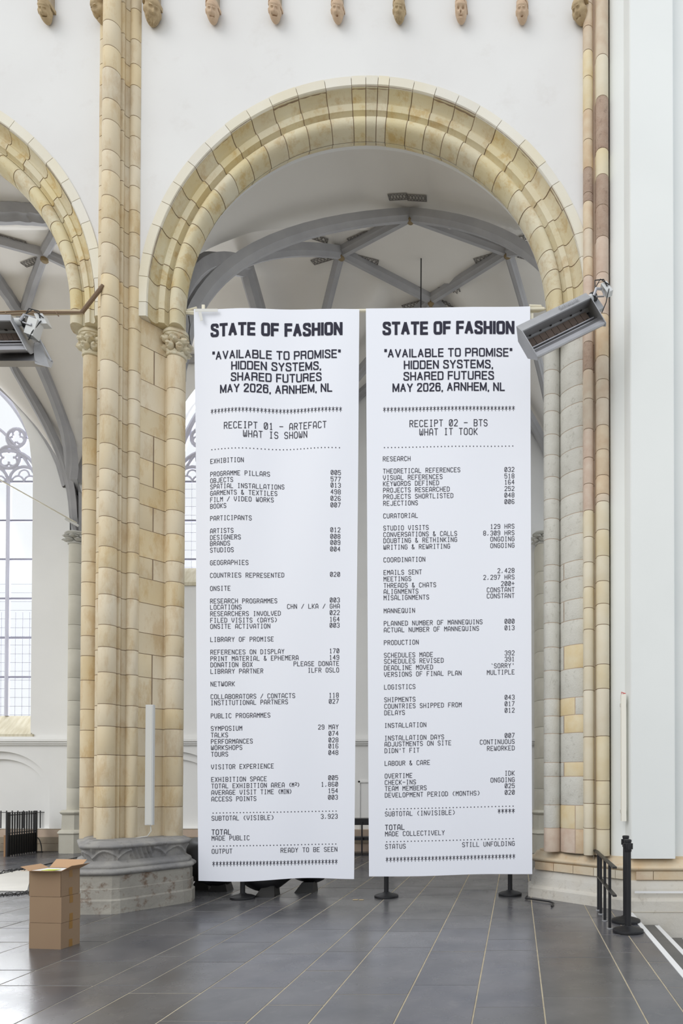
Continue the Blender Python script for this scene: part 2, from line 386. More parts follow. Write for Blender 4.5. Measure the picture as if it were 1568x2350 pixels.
# windows
def window(name, W, Y, lights=4):
    cx, hw, zb, zs = W['cx'], W['hw'], W['zb'], W['zs']
    root = thing(name, (cx, Y, zb), None, None); root['kind'] = 'structure'
    top = pointed(cx, hw, zs); fr = MB()
    prof = [(cx-hw, zb)]+[(cx-hw+2*hw*i/40, top(cx-hw+2*hw*i/40)) for i in range(41)]+[(cx+hw, zb)]
    fr.tube([(x, Y, z) for x, z in prof], .075, 6)
    fr.build('window_frame', 'tracery', root)
    lw = 2*hw/lights
    for i in range(1, lights):
        m = MB(); x = cx-hw+lw*i; m.tube([(x, Y, zb), (x, Y, zs+.1)], .055 if i != lights//2 else .075, 6); m.build('mullion', 'tracery', root)
    tr = MB()
    def circ(x, z, r, t=.045, a0=0, a1=360, n=20): tr.tube([(px_, Y, pz) for px_, pz in arc(x, z, r, a0, a1, n)], t, 6, cap=(a1-a0) < 360)
    for i in range(lights):
        x = cx-hw+lw*(i+.5)
        circ(x, zs, lw/2-.02, .045, 0, 180, 12)
        for s_ in (-1, 1): circ(x+s_*lw*.2, zs-.02, lw*.2, .028, 0, 180, 8)
        circ(x, zs+lw*.2, lw*.17, .028, -20, 200, 8)
    def foil(x, z, r, n=4, ph=45):
        circ(x, z, r, .05)
        for k in range(n):
            a = math.radians(ph+360*k/n); circ(x+r*.5*math.cos(a), z+r*.5*math.sin(a), r*.40, .03, ph+360*k/n-130, ph+360*k/n+130, 10)
    for s_ in (-1, 1):
        circ(cx+s_*hw/2, zs, hw/2, .05, 0, 180, 18)
        foil(cx+s_*hw/2, zs+lw*.78, lw*.36, 4)
        foil(cx+s_*hw*.62, zs+lw*1.42, lw*.30, 3, 90)
    foil(cx, zs+lw*1.62, lw*.62, 4, 0)
    foil(cx, zs+lw*2.6, lw*.28, 3, 90)
    for s_ in (-1, 1):
        tr.tube([(cx+s_*hw*(1-t)*1.0, Y, zs+math.sin(t*pi/2)*lw*2.0) for t in [i/10 for i in range(11)]], .04, 6)
    tr.build('tracery', 'tracery', root)
    bz = [z for z in [zat(p, Y) for p in (1106, 1195, 1284, 1374, 1464, 1554)] if z > zb+.2]
    for z in bz:
        m = MB(); m.box(cx-hw, cx+hw, Y-.02, Y+.02, z-.022, z+.022); m.build('glazing_bar', 'lead', root, smooth=0)
    zz = sorted([zb]+bz)
    for i in range(lights):
        for a, b in zip(zz[:-1], zz[1:]):
            m = MB(); x0 = cx-hw+lw*i+.03; m.box(x0, x0+lw-.06, Y+.004, Y+.010, a+.02, b-.02); m.build('pane', 'glass', root, smooth=0)
    ld = MB()   # leading
    z = zb+.02; k = 0
    while z < min(zs, zb+3.2):
        ld.box(cx-hw, cx+hw, Y+.012, Y+.018, z, z+.008); z += .21
    n = int(2*hw/.17)
    for i in range(n): ld.box(cx-hw+i*.17, cx-hw+i*.17+.007, Y+.012, Y+.018, zb, min(zs, zb+2.5))
    ld.build('leading', 'lead', root, kind='stuff', smooth=0)
    g_ = MB(); P = [(cx-hw+2*hw*i/24, top(cx-hw+2*hw*i/24)) for i in range(25)]
    for (a, za), (b, zb_) in zip(P[:-1], P[1:]): g_.quad((a, Y+.006, zz[-1]), (b, Y+.006, zz[-1]), (b, Y+.006, max(zb_, zz[-1]+.001)), (a, Y+.006, max(za, zz[-1]+.001)))
    g_.build('tracery_glass', 'glass', root, smooth=0)
    s_ = MB(); s_.add([(cx-hw-.15, YB-.04, zb-.47), (cx+hw+.15, YB-.04, zb-.47), (cx+hw+.1, Y, zb+.0), (cx-hw-.1, Y, zb+.0)], [(0, 1, 2, 3)])
    s_.box(cx-hw-.2, cx+hw+.2, YB-.05, YB+.0, zb-.54, zb-.465)
    s_.build('window_sill', 'sill', root, smooth=0)
window('window_1', W1, YB+.4)
window('window_2', W2, YB+.4)

# ---- vault
BX = [(-5.20, 1.15), (-10.40, -5.20), (-16.6, -10.40)]
ZS, ZK, YC, YH = 7.65, 11.60, 12.8, 3.12
def web(X, Y):
    A = ZS
    for a, b in BX:
        if a-1e-9 <= X <= b+1e-9:
            u = abs((X-(a+b)/2)/((b-a)/2)); A = ZS+(ZK-ZS)*min(1, 1.09*max(0, 1-u)**.43); break
    u = min(1, abs((Y-YC)/YH)); B = ZS+(ZK-ZS)*min(1, 1.09*(1-u)**.43)
    return max(A, B)
cm = MB(); nx, ny = 150, 60; X0, X1, Y0, Y1 = -16.6, 1.15, 9.72, YB+.05
vs = [(X0+(X1-X0)*i/nx, Y0+(Y1-Y0)*j/ny, web(X0+(X1-X0)*i/nx, Y0+(Y1-Y0)*j/ny)) for j in range(ny+1) for i in range(nx+1)]
cm.add(vs, [(j*(nx+1)+i, j*(nx+1)+i+1, (j+1)*(nx+1)+i+1, (j+1)*(nx+1)+i) for j in range(ny) for i in range(nx)])
# wall strip behind the arcade above the springing
for cxx in ((CX1, CX2)):
    pass
ceiling = cm.build('ceiling', 'web', kind='structure', smooth=40)
def project_web(px, py):
    u = (px-PPX)/F; v = -(py-PPY)/F
    d = Vector((u, math.cos(PITCH)-v*math.sin(PITCH), math.sin(PITCH)+v*math.cos(PITCH)))
    Y = 9.8
    while Y < 15.9:
        p = Vector((0, 0, EYE))+d*(Y/d.y)
        if p.z >= web(p.x, p.y): return p
        Y += .02
    return p
def rib(path, wd=.15, dp=.13, name='rib'):
    mb = MB(); n = len(path); rings = []
    for i, p in enumerate(path):
        t = (path[min(i+1, n-1)]-path[max(0, i-1)]).normalized()
        s_ = t.cross(Vector((0, 0, 1)))
        s_ = s_.normalized() if s_.length > .05 else Vector((1, 0, 0))
        dn = s_.cross(t).normalized()
        if dn.z > 0: dn = -dn
        a = wd/2
        for q, h in ((-a, -.06), (-a, dp*.45), (-a*.62, dp*.62), (-a*.45, dp), (a*.45, dp), (a*.62, dp*.62), (a, dp*.45), (a, -.06)):
            rings.append(p+s_*q+dn*h)
    fs = [(i*8+k, i*8+k+1, (i+1)*8+k+1, (i+1)*8+k) for i in range(n-1) for k in range(7)]
    mb.add(rings, fs); mb.build(name, 'rib', ceiling, smooth=40)
def rib_plan(a, b, n=22, sag=None):
    P = []
    for i in range(n+1):
        t = i/n; x = a[0]+(b[0]-a[0])*t; y = a[1]+(b[1]-a[1])*t
        P.append(Vector((x, y, web(x, y)-.02)))
    rib(P)
def rib_circ(a, za, b, zb, n=20, ang=80, **kw):   # a = springing (plan,z), b = boss; elliptical rise
    P = []
    for i in range(n+1):
        t = (i/n)**2.4
        P.append(Vector((a[0]+(b[0]-a[0])*t, a[1]+(b[1]-a[1])*t, za+(zb-za)*t**.43)))
    rib(P, **kw)
NL, NR, FLc, FRc = (-4.98, 9.98), (1.0, 9.98), (-5.1, 15.6), (1.0, 15.6)
bF, bL, bR, bB = (-1.87, 11.82), (-3.30, 12.66), (-.18, 12.62), (-1.77, 13.9)
zr = ZK-.04
for c, bosses in ((NL, (bF, bL)), (NR, (bF, bR)), (FLc, (bL, bB)), (FRc, (bR, bB))):
    for b in bosses: rib_circ(c, ZS-.1, b, zr)
for a, b in ((bF, bL), (bF, bR), (bL, bB), (bR, bB)):
    rib([Vector((a[0]+(b[0]-a[0])*t, a[1]+(b[1]-a[1])*t, zr)) for t in (0, .25, .5, .75, 1)])
for xx, yy in ((-5.1, YC), ):   # transverse rib between the bays
    rib([Vector((-5.15, YC-2.9*math.cos(t*pi), ZS-.1+(ZK-.05-ZS)*(1-abs(math.cos(t*pi)))**.43)) for t in [i/30 for i in range(31)]], .26, .26)
rib([Vector((BX[0][0]+.08+(BX[0][1]-BX[0][0]-.16)*i/40, YB-.06, web(BX[0][0]+.08+(BX[0][1]-BX[0][0]-.16)*i/40, YB))) for i in range(41)], .14, .16)
rib([Vector((BX[1][0]+.08+(BX[1][1]-BX[1][0]-.16)*i/40, YB-.06, web(BX[1][0]+.08+(BX[1][1]-BX[1][0]-.16)*i/40, YB))) for i in range(41)], .14, .16)
rib([Vector((BX[2][0]+.08+(BX[2][1]-BX[2][0]-.16)*i/40, YB-.06, web(BX[2][0]+.08+(BX[2][1]-BX[2][0]-.16)*i/40, YB))) for i in range(41)], .14, .16)
# left bay: ribs meeting at the boss seen through the left arch
bM = project_web(102, 575)
def toward(b, c, **kw): rib_circ(c, ZS-.1, (b.x, b.y), zr, **kw)
SH = (-10.15, 15.55)

def rib_px(pts, **kw):
    P = []
    for (a, b), (c, d) in zip(pts[:-1], pts[1:]):
        for k in range(6): P.append(project_web(a+(c-a)*k/6, b+(d-b)*k/6)-Vector((0, 0, .02)))
    P.append(project_web(*pts[-1])-Vector((0, 0, .02))); rib(P, **kw)
rib_px([(-330, 640), (-180, 560), (-40, 533), (0, 545), (102, 573), (150, 596), (185, 618), (225, 650)])
rib_px([(150, 492), (134, 515), (102, 573), (78, 640), (56, 708), (40, 790)])
def rib_to_cap(pts, bow, **kw):
    P = []
    for (a, b), (c, d) in zip(pts[:-1], pts[1:]):
        for k in range(6): P.append(project_web(a+(c-a)*k/6, b+(d-b)*k/6)-Vector((0, 0, .02)))
    p0 = project_web(*pts[-1])-Vector((0, 0, .02)); t0 = (p0-P[-1]).normalized(); cp = Vector((-10.12, 15.58, zat(1224, 15.6))); L_ = (cp-p0).length
    c1 = p0+t0*L_*.4; c2 = cp+Vector((0, 0, L_*.45))
    P += [p0*(1-t)**3+c1*3*t*(1-t)**2+c2*3*t*t*(1-t)+cp*t**3 for t in [i/12 for i in range(13)]]
    rib(P, **kw)
rib_to_cap([(-280, 540), (-150, 545), (-40, 590), (0, 642), (48, 712), (89, 820), (115, 880)], 0, wd=.2, dp=.18)
rib_px([(-380, 640), (-280, 560), (-150, 500), (-60, 480), (20, 478), (80, 482), (150, 492), (240, 530)], wd=.24, dp=.2)
rib_to_cap([(-200, 640), (-100, 680), (-30, 740), (0, 780), (40, 850)], 0, wd=.12, dp=.12)
# bosses and painted lattice ornaments around them
for b in (bF, bL, bR, bB, (bM.x, bM.y)):
    mb = MB(); mb.lathe((b[0], b[1], zr-.34), [(.03, .17), (.05, .175), (.07, .20), (.06, .25), (.08, .33)], 12); mb.build('boss', 'boss', ceiling)
def ornament(c, ang, L_=.45, W_=.12):
    mb = MB(); ca, sa = math.cos(ang), math.sin(ang)
    def P(u, v):
        x = c[0]+u*ca-v*sa; y = c[1]+u*sa+v*ca; return Vector((x, y, web(x, y)-.012))
    def ln(a, b): mb.tube([P(*a), P(*b)], .007, 4)
    h = W_/2
    ln((0, -h), (L_, -h)); ln((0, h), (L_, h)); ln((0, -h), (0, h)); ln((L_, -h), (L_, h))
    n = 6
    for i in range(n):
        u0, u1 = L_*i/n, L_*(i+1)/n; ln((u0, -h), (u1, h)); ln((u0, h), (u1, -h))
    mb.build('painted_ornament', 'ornament', ceiling, kind='stuff', smooth=0)
for b in (bL, bR, bB, (bM.x, bM.y)):
    for a in (20, 160, 205, 335): ornament((b[0]+.22*math.cos(math.radians(a)), b[1]+.22*math.sin(math.radians(a))-(.1 if a > 180 else -.1)), math.radians(a))
ornament((bF[0]-.32, bF[1]-.3), math.radians(-4), .32); ornament((bF[0], bF[1]-.3), math.radians(4), .32)

# ================================================================ STONE MEMBERS
def ccw(p):
    a = sum(p[i][0]*p[(i+1) % len(p)][1]-p[(i+1) % len(p)][0]*p[i][1] for i in range(len(p))); return list(p) if a > 0 else list(p)[::-1]
def mortar_run(pts, z0, z1, m, parent, k=None):
    mb = MB(); mb.prism(offset_poly(ccw(pts), .0045), z0, z1); mb.build('mortar', m, parent, smooth=30)
def stone(name, pts, z0, z1, m, parent, gap=.0045, j=0):
    mb = MB(); n = len(pts); cxm = sum(p[0] for p in pts)/n; cym = sum(p[1] for p in pts)/n
    k = 1+j*.3; P = [(cxm+(x-cxm)*k, cym+(y-cym)*k) for x, y in pts]
    b = .004; Pi = [(cxm+(x-cxm)*(1-.012), cym+(y-cym)*(1-.012)) for x, y in P]
    vs = [(x, y, z0+gap) for x, y in Pi]+[(x, y, z0+gap+b) for x, y in P]+[(x, y, z1-gap-b) for x, y in P]+[(x, y, z1-gap) for x, y in Pi]
    fs = [(r*n+i, r*n+(i+1) % n, (r+1)*n+(i+1) % n, (r+1)*n+i) for r in range(3) for i in range(n)]
    fs += [tuple(range(n))[::-1], tuple(range(3*n, 4*n))]
    mb.add(vs, fs); return mb.build(name, m, parent, smooth=32)
def course(ys, X, Y, zlo, zhi):
    z = sorted([at(X, y, Y).z for y in ys]); z = [q for q in z if zlo+.08 < q < zhi-.08]
    return [zlo]+z+[zhi]
def top_up(zs, zmax, st=.34):
    while zs[-1] < zmax: zs.append(zs[-1]+random.uniform(st-.06, st+.08))
    return zs
# ---- left pier
PX0 = -5.332
pier = thing('stone_pier', (PX0, 9.2, 0), 'tall bundled sandstone pier on a carved grey base, between the two round arches', 'pier')
def rel(pts, ax=PX0): return [(ax+a, b) for a, b in pts]
profA = rel([(-.27, 9.2)]+arc(-.20, 9.06, .072, 180, 335, 6)+[(-.13, 9.02), (-.108, 8.995), (-.108, 8.96), (-.124, 8.935), (-.12, 8.917), (-.088, 8.915)]+arc(0, 8.86, .107, 165, 375, 13)+[(.088, 8.915), (.120, 8.917), (.124, 8.935), (.108, 8.96), (.108, 8.995), (.13, 9.02)]+arc(.21, 9.06, .072, 205, 360, 7)+[(.275, 9.2)])
ysA = [45, 103, 153, 225, 273, 343, 390, 447, 500, 556, 627, 676, 726, 825, 892, 951, 1016, 1075, 1125, 1184, 1253, 1302, 1363, 1433, 1484, 1542, 1615, 1666, 1732, 1804, 1853]
zA = top_up(course(ysA, 247, 8.76, .84, 99), 0)[:-1]
zA = top_up(zA, 14.5)
for a, b in zip(zA[:-1], zA[1:]): stone('stone', profA, a, b, 'stone', pier, j=random.uniform(-.012, .012))
def jamb(sgn, cx, extra=.0):
    pts = [(.235, 9.25), (.235, 9.13), (.262, 9.08), (.285, 9.085), (cx-.143, 9.33), (cx-.128, 9.36)]
    roll = arc(cx, 9.40, .118, 198, 400, 12)
    pts = pts+roll+[(.50, 9.62), (.235, 9.62)]
    return rel([(sgn*a, b) for a, b in pts]), pts, roll
ysB = [664, 727, 777, 871, 933, 991, 1051, 1110, 1157, 1213, 1277, 1325, 1382, 1451, 1499, 1553, 1623, 1671, 1735, 1804, 1853]
zB = course(ysB, 330, 9.1, .84, zat(812, 9.28))
full, pts, roll = jamb(1, .603)
ZCAP0, ZCAP1 = zat(812, 9.28), zat(752, 9.28)
for i, (a, b) in enumerate(zip(zB[:-1], zB[1:])):
    if i % 4 == 2 or i in (5, 12, 15):    # course split in two stones
        s1 = rel(pts[:4]+[(.38, 9.22), (.38, 9.62), (.235, 9.62)])
        s2 = rel([(.39, 9.235), (.46, 9.33), (.475, 9.36)]+roll+[(.50, 9.62), (.39, 9.62)])
        stone('stone', s1, a, b, 'stone', pier); stone('stone', s2, a, b, 'stone', pier)
    else: stone('stone', full, a, b, 'stone', pier, j=random.uniform(-.01, .01))
flat = rel(pts[:6]+[(.5, 9.38), (.5, 9.62), (.235, 9.62)])
stone('stone', flat, ZCAP0, ZCAP1, 'stone', pier)
ysC = [826, 889, 952, 1006, 1066, 1124, 1170, 1226, 1289, 1336, 1391, 1459, 1505, 1561, 1628, 1676, 1739, 1806, 1854]
zC = course(ysC, 205, 9.3, .84, ZCAP0)
fullL, ptsL, rollL = jamb(-1, .555)
for a, b in zip(zC[:-1], zC[1:]): stone('stone', fullL[::-1], a, b, 'stone', pier, j=random.uniform(-.01, .01))
stone('stone', rel([(-a, b) for a, b in ptsL[:6]+[(.45, 9.38), (.45, 9.62), (.235, 9.62)]])[::-1], ZCAP0, ZCAP1, 'stone', pier)
mortar_run(profA, .84, 14.5, 'mortar', pier); mortar_run(full, .84, ZCAP0, 'mortar', pier); mortar_run(fullL[::-1], .84, ZCAP0, 'mortar', pier)
mb = MB(); core = rel([(-.55, 9.45), (-.44, 9.36), (-.26, 9.15), (-.20, 9.01), (-.15, 9.05), (-.09, 9.04), (-.07, 8.90), (-.04, 8.775), (.04, 8.775), (.07, 8.90), (.09, 9.04), (.15, 9.05), (.21, 9.01), (.25, 9.15), (.285, 9.115), (.44, 9.345), (.47, 9.40), (.58, 9.42), (.60, 9.55), (.42, 9.85), (-.4, 9.85), (-.58, 9.55)])
mb.prism(core, .5, ZCAP1); mb.prism(rel([(-.25, 9.15), (-.20, 9.01), (-.15, 9.05), (-.09, 9.04), (-.07, 8.90), (-.04, 8.775), (.04, 8.775), (.07, 8.90), (.09, 9.04), (.15, 9.05), (.21, 9.01), (.26, 9.15)]), ZCAP1, 14.5)
mb.build('mortar_core', 'mortar', pier, smooth=0)
# capitals carved with leaves
def capital(cx, cy, z0, z1, r, parent, name='capital', seed=1, m='archstone', n=64):
    rnd = random.Random(seed); mb = MB(); H = z1-z0
    prof = [(r*1.02, 0), (r*1.14, .03), (r*1.14, .07), (r*1.02, .10)]
    mb.lathe((cx, cy, z0), [(a, b*H) for a, b in prof], 28)
    bumps = [(2*pi*k/7+(.45 if row else 0)+rnd.uniform(-.08, .08), .33+row*.32, rnd.uniform(.85, 1.15)) for row in (0, 1) for k in range(7)]
    vs = []; fs = []; rows = 22
    for j_ in range(rows+1):
        t = j_/rows; z = z0+H*(.09+.72*t)
        for k in range(n):
            th = 2*pi*k/n; rr = r*(1.05+.30*math.sin(t*pi*.62))
            for ba, bz, bs in bumps:
                da = (th-ba+pi) % (2*pi)-pi; dz = (t-bz)
                q = (da/.36)**2+(dz/.19)**2
                sp = math.atan2(dz/.19, da/.36)
                rr += r*.40*bs*math.exp(-q)*(1+.45*math.cos(2*sp+q*6)) - r*.38*math.exp(-((q-1.5)/.42)**2)
            vs.append((cx+rr*math.cos(th), cy+rr*math.sin(th), z))
    for j_ in range(rows):
        for k in range(n): fs.append((j_*n+k, j_*n+(k+1) % n, (j_+1)*n+(k+1) % n, (j_+1)*n+k))
    mb.add(vs, fs)
    mb.lathe((cx, cy, z0), [(r*1.2, .80*H), (r*1.45, .82*H), (r*1.5, .88*H), (r*1.42, .93*H), (r*1.3, .95*H), (r*1.28, 1.0*H)], 28)
    mb.build(name, m, parent, smooth=60)
capital(PX0+.603, 9.40, ZCAP0, ZCAP1, .118, pier, seed=3)
capital(PX0-.555, 9.40, ZCAP0, ZCAP1, .118, pier, seed=5)
# carved base
lowp = [(-5.96, 9.95), (-6.02, 9.3), (-5.44, 8.44), (-5.38, 8.40), (-4.99, 8.42), (-4.92, 8.47), (-4.48, 9.17), (-4.44, 9.30), (-4.52, 9.55), (-4.80, 9.95)]
def ccw(p):
    a = sum(p[i][0]*p[(i+1) % len(p)][1]-p[(i+1) % len(p)][0]*p[i][1] for i in range(len(p))); return p if a > 0 else p[::-1]
lowp = ccw(lowp)
mb = MB(); ring_sweep(mb, lowp, [(-.02, 0), (-.02, .16), (-.005, .175), (0, .18), (0, .30), (.012, .31), (.01, .42), (.02, .48)])
pl = mb.build('plinth', 'plinthstone', pier, 'worn grey plinth block with rust brown stains', smooth=0)
mb = MB(); ring_sweep(mb, lowp, [(.04, .46), (-.01, .475), (-.035, .495), (-.035, .52), (-.01, .54), (.03, .55), (.02, .57), (.035, .60), (.07, .615), (.09, .64)])
mb.build('base_moulding', 'basestone', pier, smooth=60)
# carved band: fine outline with relief
up = offset_poly(lowp, .085)
def resample(poly, st):
    out = []; s_ = 0
    for i in range(len(poly)):
        a, b = Vector(poly[i]), Vector(poly[(i+1) % len(poly)]); L_ = (b-a).length; n = max(1, round(L_/st))
        for k in range(n): out.append((a+(b-a)*k/n, s_+L_*k/n))
        s_ += L_
    return out
R_ = resample(up, .012); nR = len(R_); rows = 16; vs = []; fs = []
nrm = []
for i in range(nR):
    a, b = R_[i-3][0], R_[(i+3) % nR][0]; e = (b-a).normalized(); nrm.append(Vector((e.y, -e.x)))
for j_ in range(rows+1):
    t = j_/rows; z = .62+.18*t
    for i, (p, s_) in enumerate(R_):
        u = (s_/.30) % 1; blk = int(s_/.30) % 3
        base = -.02+.055*t*t
        if blk == 1: rel_ = .014*math.sin((u*5+ t*1.6)*2*pi)
        else:
            c1 = .25+.55*abs(math.cos(pi*u))**.8
            rel_ = .024*math.exp(-((t-c1)/.09)**2)+.016*math.exp(-((u-.5)/.05)**2)-.010*math.exp(-((t-c1-.25)/.15)**2)
        q = p+nrm[i]*(base+rel_); vs.append((q.x, q.y, z))
for j_ in range(rows):
    for i in range(nR): fs.append((j_*nR+i, j_*nR+(i+1) % nR, (j_+1)*nR+(i+1) % nR, (j_+1)*nR+i))
mb = MB(); mb.add(vs, fs); mb.build('carved_band', 'basestone', pier, 'grey band carved with pointed leaves and curved flutes', smooth=60)
mb = MB(); ring_sweep(mb, up, [(.0, .79), (-.045, .795), (-.062, .815), (-.06, .835), (-.03, .85), (.01, .855), (.02, .87), (.06, .885), (.10, .89)])
mb.build('base_moulding', 'basestone', pier, smooth=60)

# ---- arches (voussoirs)
def arch_prof():
    P = [(2.965, 9.055), (2.955, 9.10), (2.93, 9.165), (2.895, 9.195), (2.86, 9.185), (2.845, 9.165), (2.80, 9.175), (2.765, 9.185), (2.76, 9.215), (2.735, 9.25), (2.715, 9.235)]
    P += [(2.615+.10*math.cos(a), 9.27+.10*math.sin(a)) for a in [math.radians(-10-20*i) for i in range(9)]]
    P += [(2.50, 9.31), (2.50, 9.42), (2.65, 9.6), (2.965, 9.6)]
    return P
PR = arch_prof()
PB = [(3.12, 9.035), (2.99, 9.035), (2.968, 9.06), (2.968, 9.2), (3.12, 9.2)]
RM = lambda P: [(2.50+(r-2.5)*.903, min(Y, 9.39) if Y < 9.45 else Y) for r, Y in P]
PR = RM(PR); PB = RM(PB)
def cxat(cx, Y): return cx-.22*(Y-9.05)
def voussoir(parent, cx, a0, a1, prof, m, n=4, g=.0022):
    mb = MB(); vs = []; k = len(prof); jr = random.uniform(-.004, .004)
    for i in range(n+1):
        a = a0+g+(a1-a0-2*g)*i/n
        for r, Y in prof: vs.append((cxat(cx, Y)+(r+jr)*math.cos(a), Y, ZC+(r+jr)*math.sin(a)))
    fs = [(i*k+q, i*k+(q+1) % k, (i+1)*k+(q+1) % k, (i+1)*k+q) for i in range(n) for q in range(k)]
    fs += [tuple(range(k)), tuple(range(n*k, (n+1)*k))[::-1]]
    mb.add(vs, fs); mb.build('voussoir', m, parent, smooth=40)
def do_arch(name, cx, amin, amax, label, keys, springs):
    A = thing(name, (cx, 9.3, ZC), label, 'arch')
    a = 0.0; cuts = [amin]
    while cuts[-1] < amax-.04:
        st = random.uniform(.098, .135)
        c = cuts[-1]+st
        if keys and cuts[-1] < keys[0] < c+.05: c = keys[0]; keys = keys[1:]
        cuts.append(min(amax, c))
    for p, q in zip(cuts[:-1], cuts[1:]):
        voussoir(A, cx, p, q, PR, 'archstone'); voussoir(A, cx, p, q, PB, 'band', g=.0012)
    for side, zlo_ in springs:
        for zz0, zz1 in ((zlo_, ZC),):
            for P_, m_ in ((PR, 'archstone'), (PB, 'band')):
                mbs = MB(); k_ = len(P_); mbs.add([(cxat(cx, Y)+side*r, Y, z) for z in (zz0, zz1-.004) for r, Y in P_], [(q, (q+1) % k_, (q+1) % k_+k_, q+k_) for q in range(k_)]+[tuple(range(k_)), tuple(range(k_, 2*k_))[::-1]])
                mbs.build('springer', m_, A, smooth=40)
    # joint mortar behind
    mb = MB(); vs = []; q_ = offset_poly(ccw(PR), .0055); pr = q_+[q_[0]]; n = 60; k = len(pr)
    n = 60; k = len(pr)
    for i in range(n+1):
        a = amin+(amax-amin)*i/n
        for r, Y in pr: vs.append((cxat(cx, Y)+r*math.cos(a), Y, ZC+r*math.sin(a)))
    qb = [(3.03, 9.048), (2.93, 9.048), (2.93, 9.15)]; o_ = len(vs)
    for i in range(n+1):
        a = amin+(amax-amin)*i/n
        for r, Y in qb: vs.append((cxat(cx, Y)+r*math.cos(a), Y, ZC+r*math.sin(a)))
    mb.add(vs, [(i*k+q, i*k+q+1, (i+1)*k+q+1, (i+1)*k+q) for i in range(n) for q in range(k-1)]+[(o_+i*3+q, o_+i*3+q+1, o_+(i+1)*3+q+1, o_+(i+1)*3+q) for i in range(n) for q in range(2)]); mb.build('joint_mortar', 'mortar', A, smooth=40)
    # plastered back half of the arch wall
    mb = MB(); vs = []
    for i in range(n+1):
        a = amin+(amax-amin)*i/n
        for r, Y in ((2.50, 9.40), (2.56, 9.43), (2.72, 9.62), (2.72, 9.74), (3.03, 9.76)):
            vs.append((cxat(cx, Y)+r*math.cos(a), Y, ZC+r*math.sin(a)))
    mb.add(vs, [(i*5+q, i*5+q+1, (i+1)*5+q+1, (i+1)*5+q) for i in range(n) for q in range(4)]); mb.build('arch_backing', 'plaster', A, smooth=40)
    return A
arch = do_arch('stone_arch', CX1, 0, pi, 'wide round sandstone arch standing over the two hanging banners', [1.52, 1.575, 1.64], [(-1, ZCAP1), (1, zat(790, 9.45))])
arch2 = do_arch('stone_arch', CX2, 0, pi*.62, 'partly cropped round sandstone arch at the left edge of the photo', [], [(1, ZCAP1)])

# ---- right pier (mixed stones)
RP = thing('stone_pier', (.95, 9.2, 0), 'weathered pier of grey, yellow and pink stones right of the second banner', 'pier')
def pick(y, tbl):
    for lim, m in tbl:
        if y < lim: return m
    return tbl[-1][1]
ZB0 = .64
def run(prof, ys, X, Y, zlo, zhi, tbl, split=None):
    zz = course(ys, X, Y, zlo, zhi)
    for a, b in zip(zz[:-1], zz[1:]):
        zm = (a+b)/2; ym = HOR-(zm-EYE)/Y*F
        done = False
        if split:
            for (ya, yb, P1, m1, P2, m2) in split:
                if ya < ym < yb: stone('stone', P1, a, b, m1, RP); stone('stone', P2, a, b, m2, RP); done = True
        if not done: stone('stone', prof, a, b, pick(ym, tbl), RP, j=random.uniform(-.01, .01))
ysS1 = [854, 909, 948, 1001, 1048, 1098, 1149, 1193, 1240, 1299, 1336, 1385, 1431, 1487, 1540, 1605, 1644, 1684, 1750, 1782, 1847, 1900]
s1 = arc(.487, 9.50, .115, 150, 345, 12)+[(.61, 9.62), (.45, 9.62)]
s2f = [(.600, 9.47), (.618, 9.40), (.66, 9.33), (.72, 9.26), (.79, 9.20), (.85, 9.165), (.888, 9.16), (.905, 9.19)]
s2 = s2f+[(.905, 9.62), (.62, 9.62)]
ZS0 = .66
zsp = zat(790, 9.45)
run(s1, ysS1, 1268, 9.45, ZS0, zsp, [(1900, 'greystone'), (9999, 'pinkstone')])
s2L = [s2f[0], s2f[1], (.64, 9.36), (.64, 9.62), (.61, 9.62)]; s2R = [(.65, 9.345), (.66, 9.33)]+s2f[3:]+[(.905, 9.62), (.65, 9.62)]
s2A = [s2f[0], s2f[1], s2f[2], s2f[3], (.78, 9.208), (.78, 9.62), (.62, 9.62)]; s2B = [(.79, 9.20), s2f[5], s2f[6], s2f[7], (.905, 9.62), (.79, 9.62)]
splits = [(1300, 1335, s2L, 'greystone', s2R, 'greystone'), (1386, 1430, s2L, 'greystone', s2R, 'greystone'),
          (1488, 1538, s2L, 'greystone', s2R, 'yellowstone'), (1606, 1643, s2A, 'yellowstone', s2B, 'greystone'), (1645, 1683, s2L, 'greystone', s2R, 'yellowstone'),
          (1751, 1781, s2L, 'greystone', s2R, 'yellowstone'), (1848, 1899, s2A, 'yellowstone', s2B, 'creamstone'), (1901, 1990, s2A, 'pinkstone', s2B, 'peachstone')]
run(s2, ysS1, 1292, 9.45, ZS0, zsp, [(9999, 'greystone')], splits)
ysRA = [7, 60, 115, 175, 252, 320, 385, 442, 462, 525, 590, 633, 700, 784, 848, 915, 984, 1050, 1110, 1171, 1232, 1290, 1347, 1395, 1444, 1529, 1584, 1691, 1790, 1844, 1901]
ra = arc(.948, 9.0, .066, 175, 380, 9)+[(1.03, 9.02), (1.035, 9.2), (.89, 9.2)]
run(ra, ysRA, 1352, 8.95, ZS0, 14.5, [(120, 'peachstone'), (250, 'yellowstone'), (390, 'peachstone'), (470, 'brownstone'), (640, 'peachstone'), (784, 'pinkstone'), (860, 'brownstone'), (1010, 'peachstone'), (1171, 'pinkstone'), (9999, 'creamstone')])
ysRB = [125, 220, 340, 400, 470, 542, 625, 648, 720, 816, 870, 913, 975, 1031, 1090, 1133, 1150, 1215, 1275, 1333, 1385, 1433, 1524, 1580, 1689, 1792, 1846, 1904]
rb = [(1.038, 9.2), (1.038, 9.0), (1.045, 8.95)]+arc(1.128, 8.93, .083, 190, 360, 9)+[(1.212, 9.2)]
